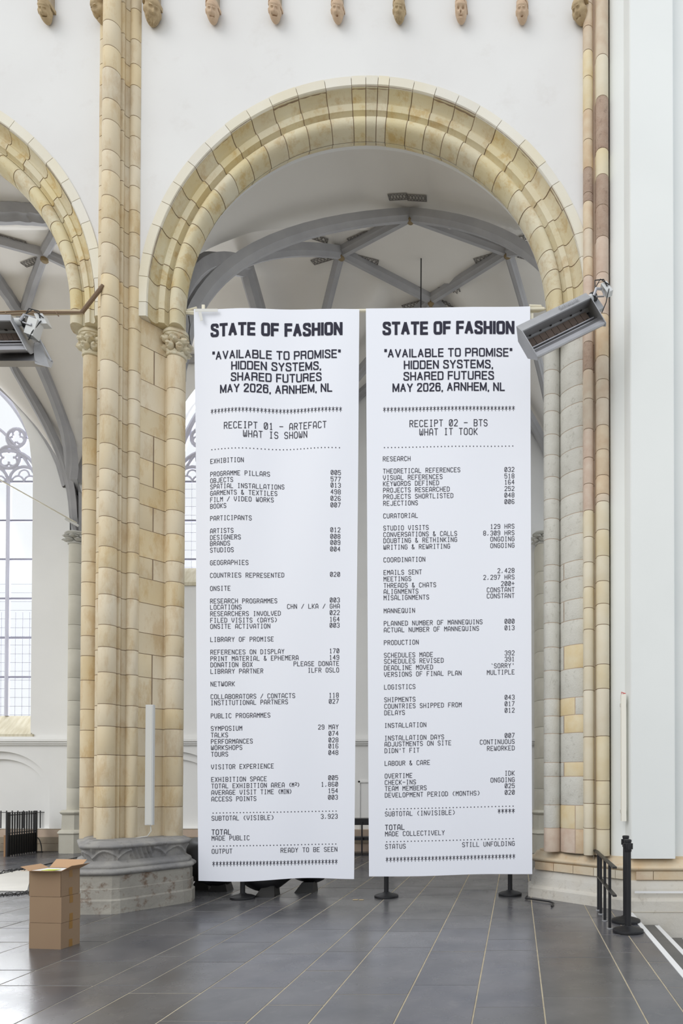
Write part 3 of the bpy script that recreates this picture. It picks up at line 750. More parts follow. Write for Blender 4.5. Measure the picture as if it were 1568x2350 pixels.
run(rb, ysRB, 1384, 8.86, ZS0, 14.5, [(125, 'peachstone'), (220, 'creamstone'), (340, 'brownstone'), (400, 'creamstone'), (542, 'brownstone'), (720, 'pinkstone'), (1150, 'peachstone'), (9999, 'creamstone')])
mortar_run(s1, ZS0, zsp, 'mortar_light', RP); mortar_run(s2, ZS0, zsp, 'mortar_light', RP); mortar_run(ra, ZS0, 14.5, 'mortar', RP, .97); mortar_run(rb, ZS0, 14.5, 'mortar', RP, .975)
mb = MB(); mb.prism([(.55, 9.6), (.60, 9.5), (.63, 9.42), (.67, 9.35), (.73, 9.28), (.80, 9.215), (.90, 9.19), (.96, 9.03), (.99, 9.05), (1.06, 9.0), (1.06, 8.97), (1.13, 8.88), (1.19, 8.95), (1.2, 9.2), (1.2, 9.9), (.7, 9.9)], .66, zsp)
mb.prism([(.93, 9.15), (.93, 8.99), (.99, 9.0), (1.05, 9.0), (1.07, 8.93), (1.13, 8.87), (1.19, 8.93), (1.2, 9.15)], zsp, 14.5)
mb.build('mortar_core', 'mortar_light', RP, smooth=0)
mb = MB(); mb.tube([at(1377, y, 8.9) for y in (-60, 200, 420, 640, 700)], .006, 5); mb.build('cable', 'cable', RP, 'thin black cable running down the shaft joint')
# clips on the cable
# moulded base of the right pier
rbp = ccw([(.16, 10.1), (.16, 9.72), (.20, 9.66), (1.30, 8.66), (1.38, 8.60), (1.46, 8.56), (4.5, 8.56), (4.5, 10.1)])
mb = MB(); ring_sweep(mb, rbp, [(0, -.5), (0, .13), (.01, .15), (.045, .17), (.06, .28), (.085, .36), (.11, .39)])
mb.build('plinth', 'plinthpale', RP, 'pale grey worn plinth stone', smooth=0)
mb = MB(); ring_sweep(mb, rbp, [(.10, .38), (.10, .47), (.085, .50), (.05, .515), (.04, .535), (.05, .555), (.09, .57), (.11, .60), (.13, .63), (.17, .64), (.175, .66), (.22, .67)])
mb.build('base_moulding', 'mouldstone', RP, smooth=60)
for (ax_, ay_), (bx_, by_) in (((.27, 9.70), (1.36, 8.71)), ((1.50, 8.66), (4.2, 8.66))):   # ochre base blocks
    a_ = Vector((ax_, ay_, 0)); b_ = Vector((bx_, by_, 0)); L_ = (b_-a_).length; d_ = (b_-a_).normalized(); n_ = Vector((d_.y, -d_.x, 0)); s_ = 0
    while s_ < L_-.05:
        l_ = min(L_-s_, random.choice([.22, .34, .5, .3])); c_ = a_+d_*(s_+l_/2)+Vector((0, 0, .443)); mb = MB(); mb.obox(c_, d_*(l_/2-.004), n_*.028, (0, 0, .053)); mb.build('stone', random.choice(['yellowstone', 'mouldstone', 'creamstone', 'peachstone']), RP, smooth=0); s_ += l_
mb = MB(); mb.box(1.47, 3.2, 8.548, 8.56, .235, .26); mb.build('white_strip', 'nosing', RP, smooth=0)
for r_, (z0_, z1_) in enumerate([(-.5, -.02), (-.01, .13)]): pass

# ---- aisle shafts
def aisle_shaft(X, label, seed):
    Y = 15.62; A = thing('aisle_shaft', (X, Y, 0), label, 'column')
    z = .95; zt = zat(1252, Y)
    while z < zt-.05:
        z2 = min(zt, z+random.uniform(.5, .8))
        if zt-z2 < .2: z2 = zt
        stone('stone', [(X+a, Y+b) for a, b in arc(0, 0, .17, 180, 360, 10)+[(.2, .1), (.22, .36), (-.22, .36), (-.2, .1)]], z, z2, 'aislestone', A, gap=.003); z = z2
    mb = MB(); ring_sweep(mb, ccw([(X-.30, Y+.35), (X-.30, Y-.12), (X-.16, Y-.30), (X+.16, Y-.30), (X+.30, Y-.12), (X+.30, Y+.35)]), [(0, 0), (0, .42), (-.03, .45), (.0, .5), (.05, .53), (.06, .86), (.03, .88), (.01, .92), (.05, .96), (.08, .97)])
    mb.build('base', 'aislestone', A, smooth=30)
    capital(X, Y+.02, zt, zat(1224, Y), .18, A, seed=seed, m='greystone', n=48)
aisle_shaft(at(176, 1500, 15.62).x, 'slender whitewashed shaft on the aisle wall beside the big tracery window', 11)
aisle_shaft(.62, 'aisle wall shaft glimpsed between the second banner and the right pier', 12)

# ================================================================ CORBELS
def corbel(px, py, label, face='smile', m='corbelpink', s=1.0, turn=0.0, shaft=True, Yc=None):
    Y = Yc or YW-.05; c = at(px, py, Y); A = thing('corbel_head', (c.x, YW, c.z), label, 'corbel', None)
    mb = MB(); nu, nv = 40, 30; vs = []; fs = []
    G = lambda x, z, x0, z0, sx, sz: math.exp(-((x-x0)/sx)**2-((z-z0)/sz)**2)
    sk = face == 'skull'
    for j_ in range(nv+1):
        ph = -pi/2+pi*j_/nv
        for i in range(nu):
            th = 2*pi*i/nu; dx = math.cos(ph)*math.sin(th); dy = -math.cos(ph)*math.cos(th); dz = math.sin(ph)
            taper = 1-.10*max(0, -dz)**1.5
            x, y, z = .076*dx*taper, .085*dy*taper, .118*dz
            if dy < 0:
                fx, fz = dx, dz; d = 0
                if sk:
                    d += -.045*(G(fx, fz, -.36, .18, .2, .14)+G(fx, fz, .36, .18, .2, .14)) - .035*G(fx, fz, 0, -.12, .1, .12)
                    d += .02*G(fx, fz, 0, -.62, .3, .12)-.02*G(fx, fz, 0, -.42, .4, .05)
                else:
                    d += -.022*(G(fx, fz, -.36, .15, .19, .11)+G(fx, fz, .36, .15, .19, .11))
                    d += .012*(G(fx, fz, -.36, .14, .1, .05)+G(fx, fz, .36, .14, .1, .05))
                    d += .014*(G(fx, fz, -.36, .30, .24, .05)+G(fx, fz, .36, .30, .24, .05))
                    d += .040*G(fx, fz, 0, .0, .10, .17)+.012*G(fx, fz, 0, -.12, .2, .06)
                    d += .010*(G(fx, fz, -.5, -.15, .2, .15)+G(fx, fz, .5, -.15, .2, .15))
                    if face == 'smile': d += -.030*math.exp(-((fz+.42-.35*fx*fx)/.05)**2)*(abs(fx) < .45)
                    elif face == 'open': d += -.040*G(fx, fz, 0, -.42, .16, .09)+.012*G(fx, fz, 0, -.56, .2, .05)
                    elif face == 'beard': d += -.014*G(fx, fz, 0, -.34, .25, .03)+.012*abs(math.sin(fx*18))*(fz < -.4)
                    else: d += -.020*math.exp(-((fz+.38+.25*fx*fx)/.04)**2)*(abs(fx) < .38)
                    d += .006*G(fx, fz, 0, -.68, .25, .14)
                y -= d
            if abs(dx) > .8 and not sk and -.3 < dz < .2: x *= 1.12
            if dz > .42: k = 1.12; x *= k; y *= k
            tl = math.radians(36); y, z = y*math.cos(tl)-z*math.sin(tl)*-1*-1, z*math.cos(tl)+y*math.sin(tl)
            y -= .03
            ct, st = math.cos(turn), math.sin(turn)
            vs.append((c.x+s*(x*ct-y*st), Y-.02+s*(x*st+y*ct), c.z+s*z))
    for j_ in range(nv):
        for i in range(nu): fs.append((j_*nu+i, j_*nu+(i+1) % nu, (j_+1)*nu+(i+1) % nu, (j_+1)*nu+i))
    mb.add(vs, fs); mb.build('head', m, A, smooth=60)
    mb = MB(); oct_ = [(c.x+s*.062*math.cos(a)*1.0, Y+.0+s*.08*math.sin(a)) for a in [math.radians(200+i*35) for i in range(5)]]+[(c.x+s*.062, YW+.01), (c.x-s*.062, YW+.01)]
    mb.prism(oct_, c.z+.10*s, c.z+1.4); mb.build('colonnette', 'colonnette', A, smooth=0)
    mb = MB(); pr = [(c.x+(p[0]-c.x)*1.32, YW+(p[1]-YW)*1.5) for p in oct_]; mb.prism(pr, c.z+.075*s, c.z+.12*s); mb.build('collar', m, A, smooth=0)
CB = [(109, 38, 'small corbel head with a broad smile, farthest left, above the left arch', 'smile', 'corbelbrown', .15),
      (490, 38, 'pinkish corbel head with a drooping mouth, first right of the tall shaft', 'sad', 'corbelpink', .25),
      (633, 36, 'laughing corbel head, second right of the tall shaft, above the main arch', 'smile', 'corbelpink', .2),
      (776, 37, 'corbel head with a small open mouth above the crown of the main arch', 'open', 'corbelpink', .12),
      (917, 37, 'brown bearded frowning corbel head just right of the main arch crown', 'beard', 'corbelbrown', .1),
      (1059, 37, 'corbel carved as a skull with dark eye sockets', 'skull', 'corbelpink', 0),
      (1199, 38, 'pale pink corbel head with an open mouth, last before the right shafts', 'open', 'corbelpink', -.1)]
for px, py, lb, f_, m_, tn in CB: corbel(px, py, lb, f_, m_, 1.02, tn)
corbel(240, 38, 'weathered corbel head half hidden left of the tall sandstone shaft', 'sad', 'corbelbrown', 1.25, -.5)
corbel(351, 37, 'large bearded corbel head turned sideways, right against the tall sandstone shaft', 'beard', 'corbelbrown', 1.3, .6)
corbel(1334, 37, 'large corbel head in profile tucked against the right stone shafts', 'sad', 'corbelbrown', 1.2, -.7)

# ================================================================ BANNERS
G_ = {'A': '000416364440 0242', 'B': '00063645443303 3342413000', 'C': '4536160501103041', 'D': '00062645412000', 'E': '46060040 0333', 'F': '460600 0333',
      'G': '45361605011030414323', 'H': '0006 4640 0343', 'I': '1636 2620 1030', 'J': '4641301001', 'K': '0006 4602 1340', 'L': '060040', 'M': '0006234640', 'N': '00064046',
      'O': '163645413010010516', 'P': '00063645443303', 'Q': '163645413010010516 2240', 'R': '00063645443303 2340', 'S': '453616050413334241301001', 'T': '0646 2620',
      'U': '060110304146', 'V': '0603204346', 'W': '06011022304146 2224', 'X': '0640 0046', 'Y': '062346 2320', 'Z': '06460040',
      '0': '163645413010010516 1135', '1': '152620 1030', '2': '05163645440040', '3': '05163645443323 334241301001', '4': '30360242', '5': '460603344341301001',
      '6': '4536160501103041423303', '7': '064610', '8': '13040516364544334241301001021333', '9': '0110304145361605041343',
      '&': '40051626250201102042', '/': '0046', '(': '36141230', ')': '16343210', ',': '211 0', '.': '2021', '-': '0343', '+': '1343 2521', "'": '2624', '`': '2635', '*': '2620 0542 0245', ' ': ''}
G_[','] = '2110'; G_['+'] = '0343 2521'
YBAN = 9.30
q_o, q_c = '\u201c', '\u201d'
def strokes(txt, x, y, pitch, h, out, wd, align='L', slope=0, xr=0):
    """collect ribbon quads in photo-frame units, later laid on the sheet"""
    n = len(txt); gw = pitch*.63
    if align == 'R': x = x-((n-1)*pitch+gw)
    if align == 'C': x = x-((n-1)*pitch+gw)/2
    for i, ch in enumerate(txt):
        x0 = x+i*pitch; gl_ = G_.get(ch, '')
        for stq in gl_.split():
            pts = [(x0+int(stq[k])/4*gw, y+h/2-int(stq[k+1])/6*h) for k in range(0, len(stq)-1, 2)]
            for (ax, ay), (bx, by) in zip(pts[:-1], pts[1:]):
                L_ = math.hypot(bx-ax, by-ay) or 1e-6; ux, uy = (bx-ax)/L_*wd/2, (by-ay)/L_*wd/2
                a_ = (ax-ux*.8, ay-uy*.8); b_ = (bx+ux*.8, by+uy*.8)
                out.append([(a_[0]-uy, a_[1]+ux), (b_[0]-uy, b_[1]+ux), (b_[0]+uy, b_[1]-ux), (a_[0]+uy, a_[1]-ux)])
HG = {'A': ('l0026 l2640 l1.15,2,2.85,2', 4.2), 'B': ('l0006 c0.2,6,2.4,6,4,6,4,3.1,2.4,3.1,0.2,3.1 c0.2,3.1,2.6,3.1,4.2,3.1,4.2,0,2.6,0,0.2,0', 4.1), 'D': ('l0006 c0.2,6,2,6,4,6,4,3.6,4,2.4,4,0,2,0,0.2,0', 4),
      'E': ('l0006 l0.2,6,3.6,6 l0.2,3.1,3.3,3.1 l0.2,0,3.6,0', 3.6), 'F': ('l0006 l0.2,6,3.5,6 l0.2,3,3.2,3', 3.4), 'H': ('l0006 l4046 l0343', 4), 'I': ('l0006', 0), 'L': ('l0006 l0.2,0,3.4,0', 3.4),
      'M': ('l0006 l0.1,6,2.5,0.4 l2.5,0.4,4.9,6 l5,6,5,0', 5), 'N': ('l0006 l0.1,6,3.9,0 l4046', 4), 'O': ('c2,6,0,6,0,3.8,0,2.2,0,0,2,0 c2,6,4,6,4,3.8,4,2.2,4,0,2,0', 4), 'P': ('l0006 c0.2,6,2.2,6,4,6,4,2.7,2.2,2.7,0.2,2.7', 3.9),
      'R': ('l0006 c0.2,6,2.3,6,4,6,4,3,2.3,3,0.2,3 c2.2,3,3.9,3,3.8,1.8,3.9,0.6,4.1,0', 4.1), 'S': ('c3.8,4.3,3.8,6,2,6,0.2,6,0.2,3.9,1.2,3.5,2,3.2 c2,3.2,3.1,2.8,3.95,2.4,3.95,0,2,0,0,0,0.05,1.8', 3.9), 'T': ('l0,6,4,6 l2,6,2,0', 4),
      'U': ('l0,6,0,2 l4,6,4,2 c0,2.2,0,0,2,0 c4,2.2,4,0,2,0', 4), 'V': ('l0,6,2.1,0 l2.1,0,4.2,6', 4.2), 'Y': ('l0,6,2.1,2.6 l4.2,6,2.1,2.6 l2.1,2.7,2.1,0', 4.2), '0': ('c1.8,6,0,6,0,4,0,2,0,0,1.8,0 c1.8,6,3.6,6,3.6,4,3.6,2,3.6,0,1.8,0', 3.6),
      '2': ('c0.1,4.2,0.1,6,1.8,6,3.5,6,3.5,3.8,2.4,2.8,0.8,1.4,0.1,0.2 l0,0,3.6,0', 3.6), '6': ('c3.4,4.6,3.4,6,1.8,6,0,6,0,3,0,0,1.8,0,3.5,0,3.5,1.9,3.5,3.7,1.8,3.7,0.2,3.7,0.1,2', 3.5), ',': ('l0.2,0.2,0,-1', .2),
      'Q': ('l0.1,4.5,0.1,6 l1.2,4.5,1.2,6', 1.1), 'q': ('l0.1,4.5,0.1,6 l1.2,4.5,1.2,6', 1.2), ' ': ('', .9)}
def heading(txt, xa, xb, yc, hh, wd):
    txt = txt.replace(q_o, 'Q').replace(q_c, 'q'); sp = 1.15+wd/hh*5.6
    tot = sum(HG[c][1]+sp for c in txt)-sp; su = (xb-xa-wd)/tot; x = xa+wd/2; out = []; sv = (hh-wd)/6
    for c in txt:
        gsrc, adv = HG[c]
        for st in gsrc.split():
            k = st[0]; nums = [float(v) for v in st[1:].split(',')] if ',' in st else [float(v) for v in st[1:]]
            P = [(nums[i], nums[i+1]) for i in range(0, len(nums), 2)]
            if k == 'c':
                for _ in range(3):
                    Q = [P[0]]
                    for a, b in zip(P[:-1], P[1:]): Q += [(a[0]*.75+b[0]*.25, a[1]*.75+b[1]*.25), (a[0]*.25+b[0]*.75, a[1]*.25+b[1]*.75)]
                    P = Q+[P[-1]]
            P = [(x+a*su, yc+(hh-wd)/2-b*sv) for a, b in P]
            L_, Rr = [], []
            for i, p in enumerate(P):
                a, b = P[max(0, i-1)], P[min(len(P)-1, i+1)]; dx, dy = b[0]-a[0], b[1]-a[1]; d = math.hypot(dx, dy) or 1e-6; nx_, ny_ = -dy/d*wd/2, dx/d*wd/2
                e_ = wd*.42 if k == 'l' and abs(dx) < 1e-3 or k == 'l' and abs(dy) < 1e-3 else (wd*.25 if k == 'l' else 0)
                if i == 0: p = (p[0]-dx/d*e_, p[1]-dy/d*e_)
                if i == len(P)-1: p = (p[0]+dx/d*e_, p[1]+dy/d*e_)
                L_.append((p[0]+nx_, p[1]+ny_)); Rr.append((p[0]-nx_, p[1]-ny_))
            for i in range(len(P)-1): out.append([L_[i], L_[i+1], Rr[i+1], Rr[i]])
        x += (adv+sp)*su
    return out
def glyph_faces(txt, bold):
    cu = bpy.data.curves.new('t', 'FONT'); cu.body = txt; cu.size = 1; cu.offset = bold; cu.resolution_u = 4; cu.fill_mode = 'FRONT' if hasattr(cu, 'fill_mode') else cu.fill_mode
    cu.space_character = 1.04
    o = bpy.data.objects.new('t', cu); link(o); dg = bpy.context.evaluated_depsgraph_get()
    me = bpy.data.meshes.new_from_object(o.evaluated_get(dg))
    V = [tuple(v.co) for v in me.vertices]; Fc = [tuple(p.vertices) for p in me.polygons if abs(p.normal.z) > .5]
    bpy.data.objects.remove(o); bpy.data.curves.remove(cu); bpy.data.meshes.remove(me)
    return V, Fc
def banner(corners, rip, rows, head, xl, xr, slope, label, title):
    (tlx, tly), (trx, try_), (blx, bly), (brx, bry) = corners
    c0 = at((tlx+trx)/2, tly, YBAN)
    A = thing('hanging_banner', (c0.x, YBAN, zat(bly, YBAN)), label, 'banner', None)
    def S(px, py, lift=0.0):
        py2 = py+slope(py)*(px-xl(py))*-1
        p = at(px, py2, YBAN); d = rip((px-tlx)/(trx-tlx), py)
        return Vector((p.x, YBAN+d-lift, p.z))
    nx_, nz_ = 56, 150; vs = []
    for j_ in range(nz_+1):
        t = j_/nz_
        for i in range(nx_+1):
            u = i/nx_; lx = tlx+(blx-tlx)*t; rx = trx+(brx-trx)*t
            px = lx+(rx-lx)*u; py = (tly*(1-u)+try_*u)*(1-t)+(bly*(1-u)+bry*u)*t
            if t > .97: py += rip.edge(u)
            p = at(px, py, YBAN); vs.append(Vector((p.x, YBAN+rip((px-tlx)/(trx-tlx), py), p.z)))
    mb = MB(); mb.add(vs, [(j_*(nx_+1)+i, j_*(nx_+1)+i+1, (j_+1)*(nx_+1)+i+1, (j_+1)*(nx_+1)+i) for j_ in range(nz_) for i in range(nx_)])
    sh = mb.build('sheet', 'sheet', A, smooth=180)
    # headline and subtitle
    for txt, xa, xb, yc, hh, wd_ in head:
        mb = MB()
        for q in heading(txt, xa, xb, yc, hh, wd_): mb.add([S(a, b, .004) for a, b in q], [(0, 1, 2, 3)])
        mb.build('headline_print', 'ink', A, kind='stuff', smooth=0)
    out = []
    for y, l, r in rows:
        if l == '*': strokes('*'*37, xl(y)+1, y, (xr(y)-xl(y)-5)/36, 11, out, 1.1)
        elif l == '.': 
            for i in range(37):
                xx = xl(y)+3+i*(xr(y)-xl(y)-6)/36; out.append([(xx-1.1, y-1.1), (xx+1.1, y-1.1), (xx+1.1, y+1.1), (xx-1.1, y+1.1)])
        elif l.startswith('#'): strokes(l[1:], (xl(y)+xr(y))/2+r, y, 11.35, 14.5, out, 1.7, 'C')
        elif l.startswith('!'): strokes(l[1:], xl(y), y, 9.4, 11.2, out, 1.55)
        elif '(M2)' in l:
            strokes(l[:-4], xl(y), y, 8.15, 10, out, 1.2); k = len(l)-4
            strokes('(M', xl(y)+k*8.15, y, 6.2, 9, out, 1.2); strokes('2', xl(y)+k*8.15+13, y-2, 6, 6, out, 1.1); strokes(')', xl(y)+k*8.15+18.5, y, 6.2, 9, out, 1.2)
        elif '(MIN)' in l:
            strokes(l[:-5], xl(y), y, 8.15, 10, out, 1.2); strokes('(MIN)', xl(y)+(len(l)-5)*8.15, y, 6.3, 10, out, 1.25)
        else: strokes(l, xl(y), y, 8.15, 10, out, 1.2)
        if isinstance(r, str) and r: strokes(r, xr(y), y, 8.15, 10, out, 1.2, 'R')
    mb = MB()
    for q in out: mb.add([S(a, b, .0035) for a, b in q], [(0, 1, 2, 3)])
    mb.build('receipt_print', 'inksmall', A, smooth=0)
    return A
class Rip:
    def __init__(s, amp, y0, wy, kx, ph, k2, edge): s.a, s.y0, s.wy, s.kx, s.ph, s.k2, s.e = amp, y0, wy, kx, ph, k2, edge
    def __call__(s, u, py):
        g_ = math.exp(-((py-s.y0)/s.wy)**2)
        low = 1/(1+math.exp(-(py-1750)/90.0))
        return s.a*g_*math.sin(2*pi*s.kx*u+s.ph+(py-1000)/420.0)+s.k2*low*math.sin(2*pi*1.45*u+.5)+s.k2*.25*math.sin(2*pi*2.3*u+py/500.0)
    def edge(s, u): return s.e*math.sin(2*pi*1.3*u-.6)
lin = lambda y, a, ya, b, yb: a+(b-a)*(y-ya)/(yb-ya)
rows1 = [(943, '*', 0), (978, '#RECEIPT 01 - ARTEFACT', 0), (998, '#WHAT IS SHOWN', 0), (1031, '.', 0), (1058, 'EXHIBITION', ''), (1088, 'PROGRAMME PILLARS', '005'), (1103, 'OBJECTS', '577'),
         (1117, 'SPATIAL INSTALLATIONS', '013'), (1132, 'GARMENTS & TEXTILES', '498'), (1147, 'FILM / VIDEO WORKS', '026'), (1162, 'BOOKS', '007'), (1190, 'PARTICIPANTS', ''),
         (1219, 'ARTISTS', '012'), (1234, 'DESIGNERS', '008'), (1248, 'BRANDS', '009'), (1263, 'STUDIOS', '004'), (1292, 'GEOGRAPHIES', ''), (1321, 'COUNTRIES REPRESENTED', '020'), (1351, 'ONSITE', ''),
         (1380, 'RESEARCH PROGRAMMES', '003'), (1394, 'LOCATIONS', 'CHN / LKA / GHA'), (1409, 'RESEARCHERS INVOLVED', '022'), (1424, 'FILED VISITS (DAYS)', '164'), (1438, 'ONSITE ACTIVATION', '003'),
         (1468, 'LIBRARY OF PROMISE', ''), (1497, 'REFERENCES ON DISPLAY', '170'), (1512, 'PRINT MATERIAL & EPHEMERA', '149'), (1526, 'DONATION BOX', 'PLEASE DONATE'), (1541, 'LIBRARY PARTNER', 'ILFR OSLO'),
         (1570, 'NETWORK', ''), (1599, 'COLLABORATORS / CONTACTS', '118'), (1613, 'INSTITUTIONAL PARTNERS', '027'), (1643, 'PUBLIC PROGRAMMES', ''), (1672, 'SYMPOSIUM', '29 MAY'), (1687, 'TALKS', '074'),
         (1702, 'PERFORMANCES', '028'), (1716, 'WORKSHOPS', '016'), (1731, 'TOURS', '048'), (1760, 'VISITOR EXPERIENCE', ''), (1789, 'EXHIBITION SPACE', '005'), (1804, 'TOTAL EXHIBITION AREA (M2)', '1,860'),
         (1819, 'AVERAGE VISIT TIME (MIN)', '154'), (1834, 'ACCESS POINTS', '003'), (1866, '.', 0), (1878, 'SUBTOTAL (VISIBLE)', '3,923'), (1910, '!TOTAL', ''), (1924, 'MADE PUBLIC', ''), (1942, '.', 0),
         (1954, 'OUTPUT', 'READY TO BE SEEN'), (1983, '*', 0)]
rows2 = [(940, '*', 0), (973, '#RECEIPT 02 - BTS', 0), (993, '#WHAT IT TOOK', 0), (1027, '.', 0), (1053, 'RESEARCH', ''), (1081, 'THEORETICAL REFERENCES', '032'), (1096, 'VISUAL REFERENCES', '518'),
         (1110, 'KEYWORDS DEFINED', '164'), (1125, 'PROJECTS RESEARCHED', '252'), (1140, 'PROJECTS SHORTLISTED', '048'), (1155, 'REJECTIONS', '006'), (1184, 'CURATORIAL', ''), (1212, 'STUDIO VISITS', '129 HRS'),
         (1227, 'CONVERSATIONS & CALLS', '8,309 HRS'), (1241, 'DOUBTING & RETHINKING', 'ONGOING'), (1256, 'WRITING & REWRITING', 'ONGOING'), (1285, 'COORDINATION', ''), (1314, 'EMAILS SENT', '2,428'),
         (1329, 'MEETINGS', '2,297 HRS'), (1344, 'THREADS & CHATS', '200+'), (1358, 'ALIGNMENTS', 'CONSTANT'), (1372, 'MISALIGNMENTS', 'CONSTANT'), (1402, 'MANNEQUIN', ''), (1431, 'PLANNED NUMBER OF MANNEQUINS', '000'),
         (1446, 'ACTUAL NUMBER OF MANNEQUINS', '013'), (1475, 'PRODUCTION', ''), (1504, 'SCHEDULES MADE', '392'), (1518, 'SCHEDULES REVISED', '391'), (1533, 'DEADLINE MOVED', "`SORRY'"), (1548, 'VERSIONS OF FINAL PLAN', 'MULTIPLE'),
         (1577, 'LOGISTICS', ''), (1606, 'SHIPMENTS', '043'), (1621, 'COUNTRIES SHIPPED FROM', '017'), (1636, 'DELAYS', '012'), (1665, 'INSTALLATION', ''), (1694, 'INSTALLATION DAYS', '007'), (1708, 'ADJUSTMENTS ON SITE', 'CONTINUOUS'),
         (1723, "DIDN'T FIT", 'REWORKED'), (1752, 'LABOUR & CARE', ''), (1781, 'OVERTIME', 'IDK'), (1796, 'CHECK-INS', 'ONGOING'), (1810, 'TEAM MEMBERS', '025'), (1825, 'DEVELOPMENT PERIOD (MONTHS)', '020'), (1857, '.', 0),
         (1868, 'SUBTOTAL (INVISIBLE)', '*****'), (1899, '!TOTAL', ''), (1914, 'MADE COLLECTIVELY', ''), (1932, '.', 0), (1943, 'STATUS', 'STILL UNFOLDING'), (1973, '*', 0)]
BO, BS = 6.4, 3.05

banner([(444, 708), (825, 710), (455, 2023), (813, 2015)], Rip(.032, 1010, 330, 1.9, 1.2, .018, 2.5), rows1,
       [('STATE OF FASHION', 482, 787, 757, 31, BO), (q_o+'AVAILABLE TO PROMISE'+q_c, 486, 783, 815, 20, BS), ('HIDDEN SYSTEMS,', 532, 738, 841, 20, BS), ('SHARED FUTURES', 531, 739, 867, 20, BS), ('MAY 2026, ARNHEM, NL', 505, 764, 893, 20, BS)],
       lambda y: lin(y, 482, 950, 486, 1980), lambda y: lin(y, 784, 950, 773, 1980), lambda y: max(.004, lin(y, .006, 1000, .018, 1980)),
       'long white receipt banner hanging on the left, next to the stone pier', '')
banner([(840, 708), (1217, 703), (847, 2012), (1222, 2005)], Rip(.007, 1010, 330, 1.5, 0, .006, 1.0), rows2,
       [('STATE OF FASHION', 878, 1181, 754, 31, BO), (q_o+'AVAILABLE TO PROMISE'+q_c, 882, 1176, 811, 20, BS), ('HIDDEN SYSTEMS,', 927, 1132, 838, 20, BS), ('SHARED FUTURES', 926, 1134, 864, 20, BS), ('MAY 2026, ARNHEM, NL', 901, 1159, 890, 20, BS)],
       lambda y: lin(y, 879, 950, 885, 1980), lambda y: lin(y, 1180, 950, 1181, 1980), lambda y: lin(y, .009, 750, .026, 1980),
       'long white receipt banner hanging on the right, partly behind the tilted heater', '')
# banner pole with end fittings
pole = thing('banner_pole', at(840, 714, 9.36), 'cream pole spanning the arch with both banners hung from it', 'pole')
mb = MB(); mb.tube([at(428, 717, 9.34), at(1250, 709, 9.34)], .022, 10); mb.build('bar', 'cream_paint', pole)
mb = MB(); mb.tube([at(452, 706, 9.34), at(430, 712, 9.34), at(428, 719, 9.34), at(452, 721, 9.34)], .014, 6); mb.build('end_bracket', 'cream_paint', pole)
mb = MB(); mb.obox(at(467, 705, 9.32), (.02, 0, 0), (0, .01, 0), (0, 0, .03)); mb.build('clamp', 'cream_paint', pole, smooth=0)
mb = MB(); mb.tube([at(1215, 702, 9.38), at(1242, 703, 9.38), at(1251, 709, 9.38), at(1235, 714, 9.38), at(1216, 715, 9.38)], .018, 6); mb.build('end_bracket', 'cream_paint', pole)
mb = MB(); mb.obox(at(1221, 727, 9.36), (.02, 0, 0), (0, .015, 0), (0, 0, .04)); mb.build('clamp', 'cream_paint', pole, smooth=0)
for pts in ([(448, 712), (470, 709), (500, 712)], [(459, 716), (463, 736)]):
    a, b = at(pts[0][0], pts[0][1], 9.27), at(pts[-1][0], pts[-1][1], 9.27); mb = MB(); d = (b-a); mb.obox((a+b)/2, d/2, (0, .002, 0), (Vector((-d.z, 0, d.x)).normalized()*.02)); mb.build('tape', 'tape', pole, smooth=0)

# ================================================================ STANCHIONS
def stanchion(X, Y, label):
    A = thing('queue_post', (X, Y, 0), label, 'queue post', 'black retractable barrier posts')
    mb = MB(); mb.lathe((X, Y, 0), [(.165, 0), (.168, .012), (.165, .03), (.155, .036), (.12, .048), (.06, .062), (.045, .075)], 36); mb.build('base', 'black', A)
    mb = MB(); mb.lathe((X, Y, 0), [(.033, .06), (.033, .9)], 20); mb.build('pole', 'black', A)
    mb = MB(); mb.lathe((X, Y, 0), [(.036, .87), (.04, .88), (.04, .96), (.036, .965), (.036, .975), (.04, .98), (.04, 1.0), (.03, 1.004)], 20)
    for a in range(4): mb.obox((X+.04*math.cos(a*pi/2), Y+.04*math.sin(a*pi/2), .93), (.012, 0, 0), (0, .012, 0), (0, 0, .032))
    mb.build('belt_head', 'black', A)
for (px, py, lb) in ((557, 2062, 'black queue post whose foot shows under the left banner'), (887, 2059, 'black queue post under the left half of the right banner'), (1171, 2054, 'black queue post under the right banner, nearest the right pier'),
                     (1442, 2139, 'front black queue post standing beside the steps'), (1437, 2116, 'rear black queue post close behind the front one by the steps')):
    p = onfloor(px, py); stanchion(p.x, p.y, lb)

# ================================================================ HANDRAIL
HX = 1.03
hr = thing('handrail', (HX, 8.1, 0), 'low black metal handrail with four posts beside the right pier', 'handrail')
for py in (2089, 2098, 2113, 2131):
    Y = onfloor(1187, py).y; mb = MB(); mb.box(HX-.015, HX+.015, Y-.015, Y+.015, 0, .72); po_ = mb.build('post', 'black', hr, smooth=0)
    mb = MB(); mb.lathe((HX, Y, 0), [(.035, 0), (.035, .006), (.02, .01)], 12); mb.build('foot_plate', 'steeldull', po_)
mb = MB(); mb.box(HX-.022, HX+.022, 7.2, 9.0, .715, .735); mb.build('top_rail', 'darkmetal', hr, smooth=0)
mb = MB(); mb.box(HX-.02, HX+.02, 7.2, 8.6, .42, .44); mb.build('lower_rail', 'darkmetal', hr, smooth=0)
# bent rod on the floor
mb = MB(); mb.tube([onfloor(1210, 2057, .02), onfloor(1206, 2061, .02), onfloor(1262, 2069, .02), onfloor(1271, 2073, .02), onfloor(1266, 2080, .014)], .012, 6)
mb.build('bent_rod', 'black', None, 'bent black metal rod lying on the floor at the foot of the right pier', 'rod')

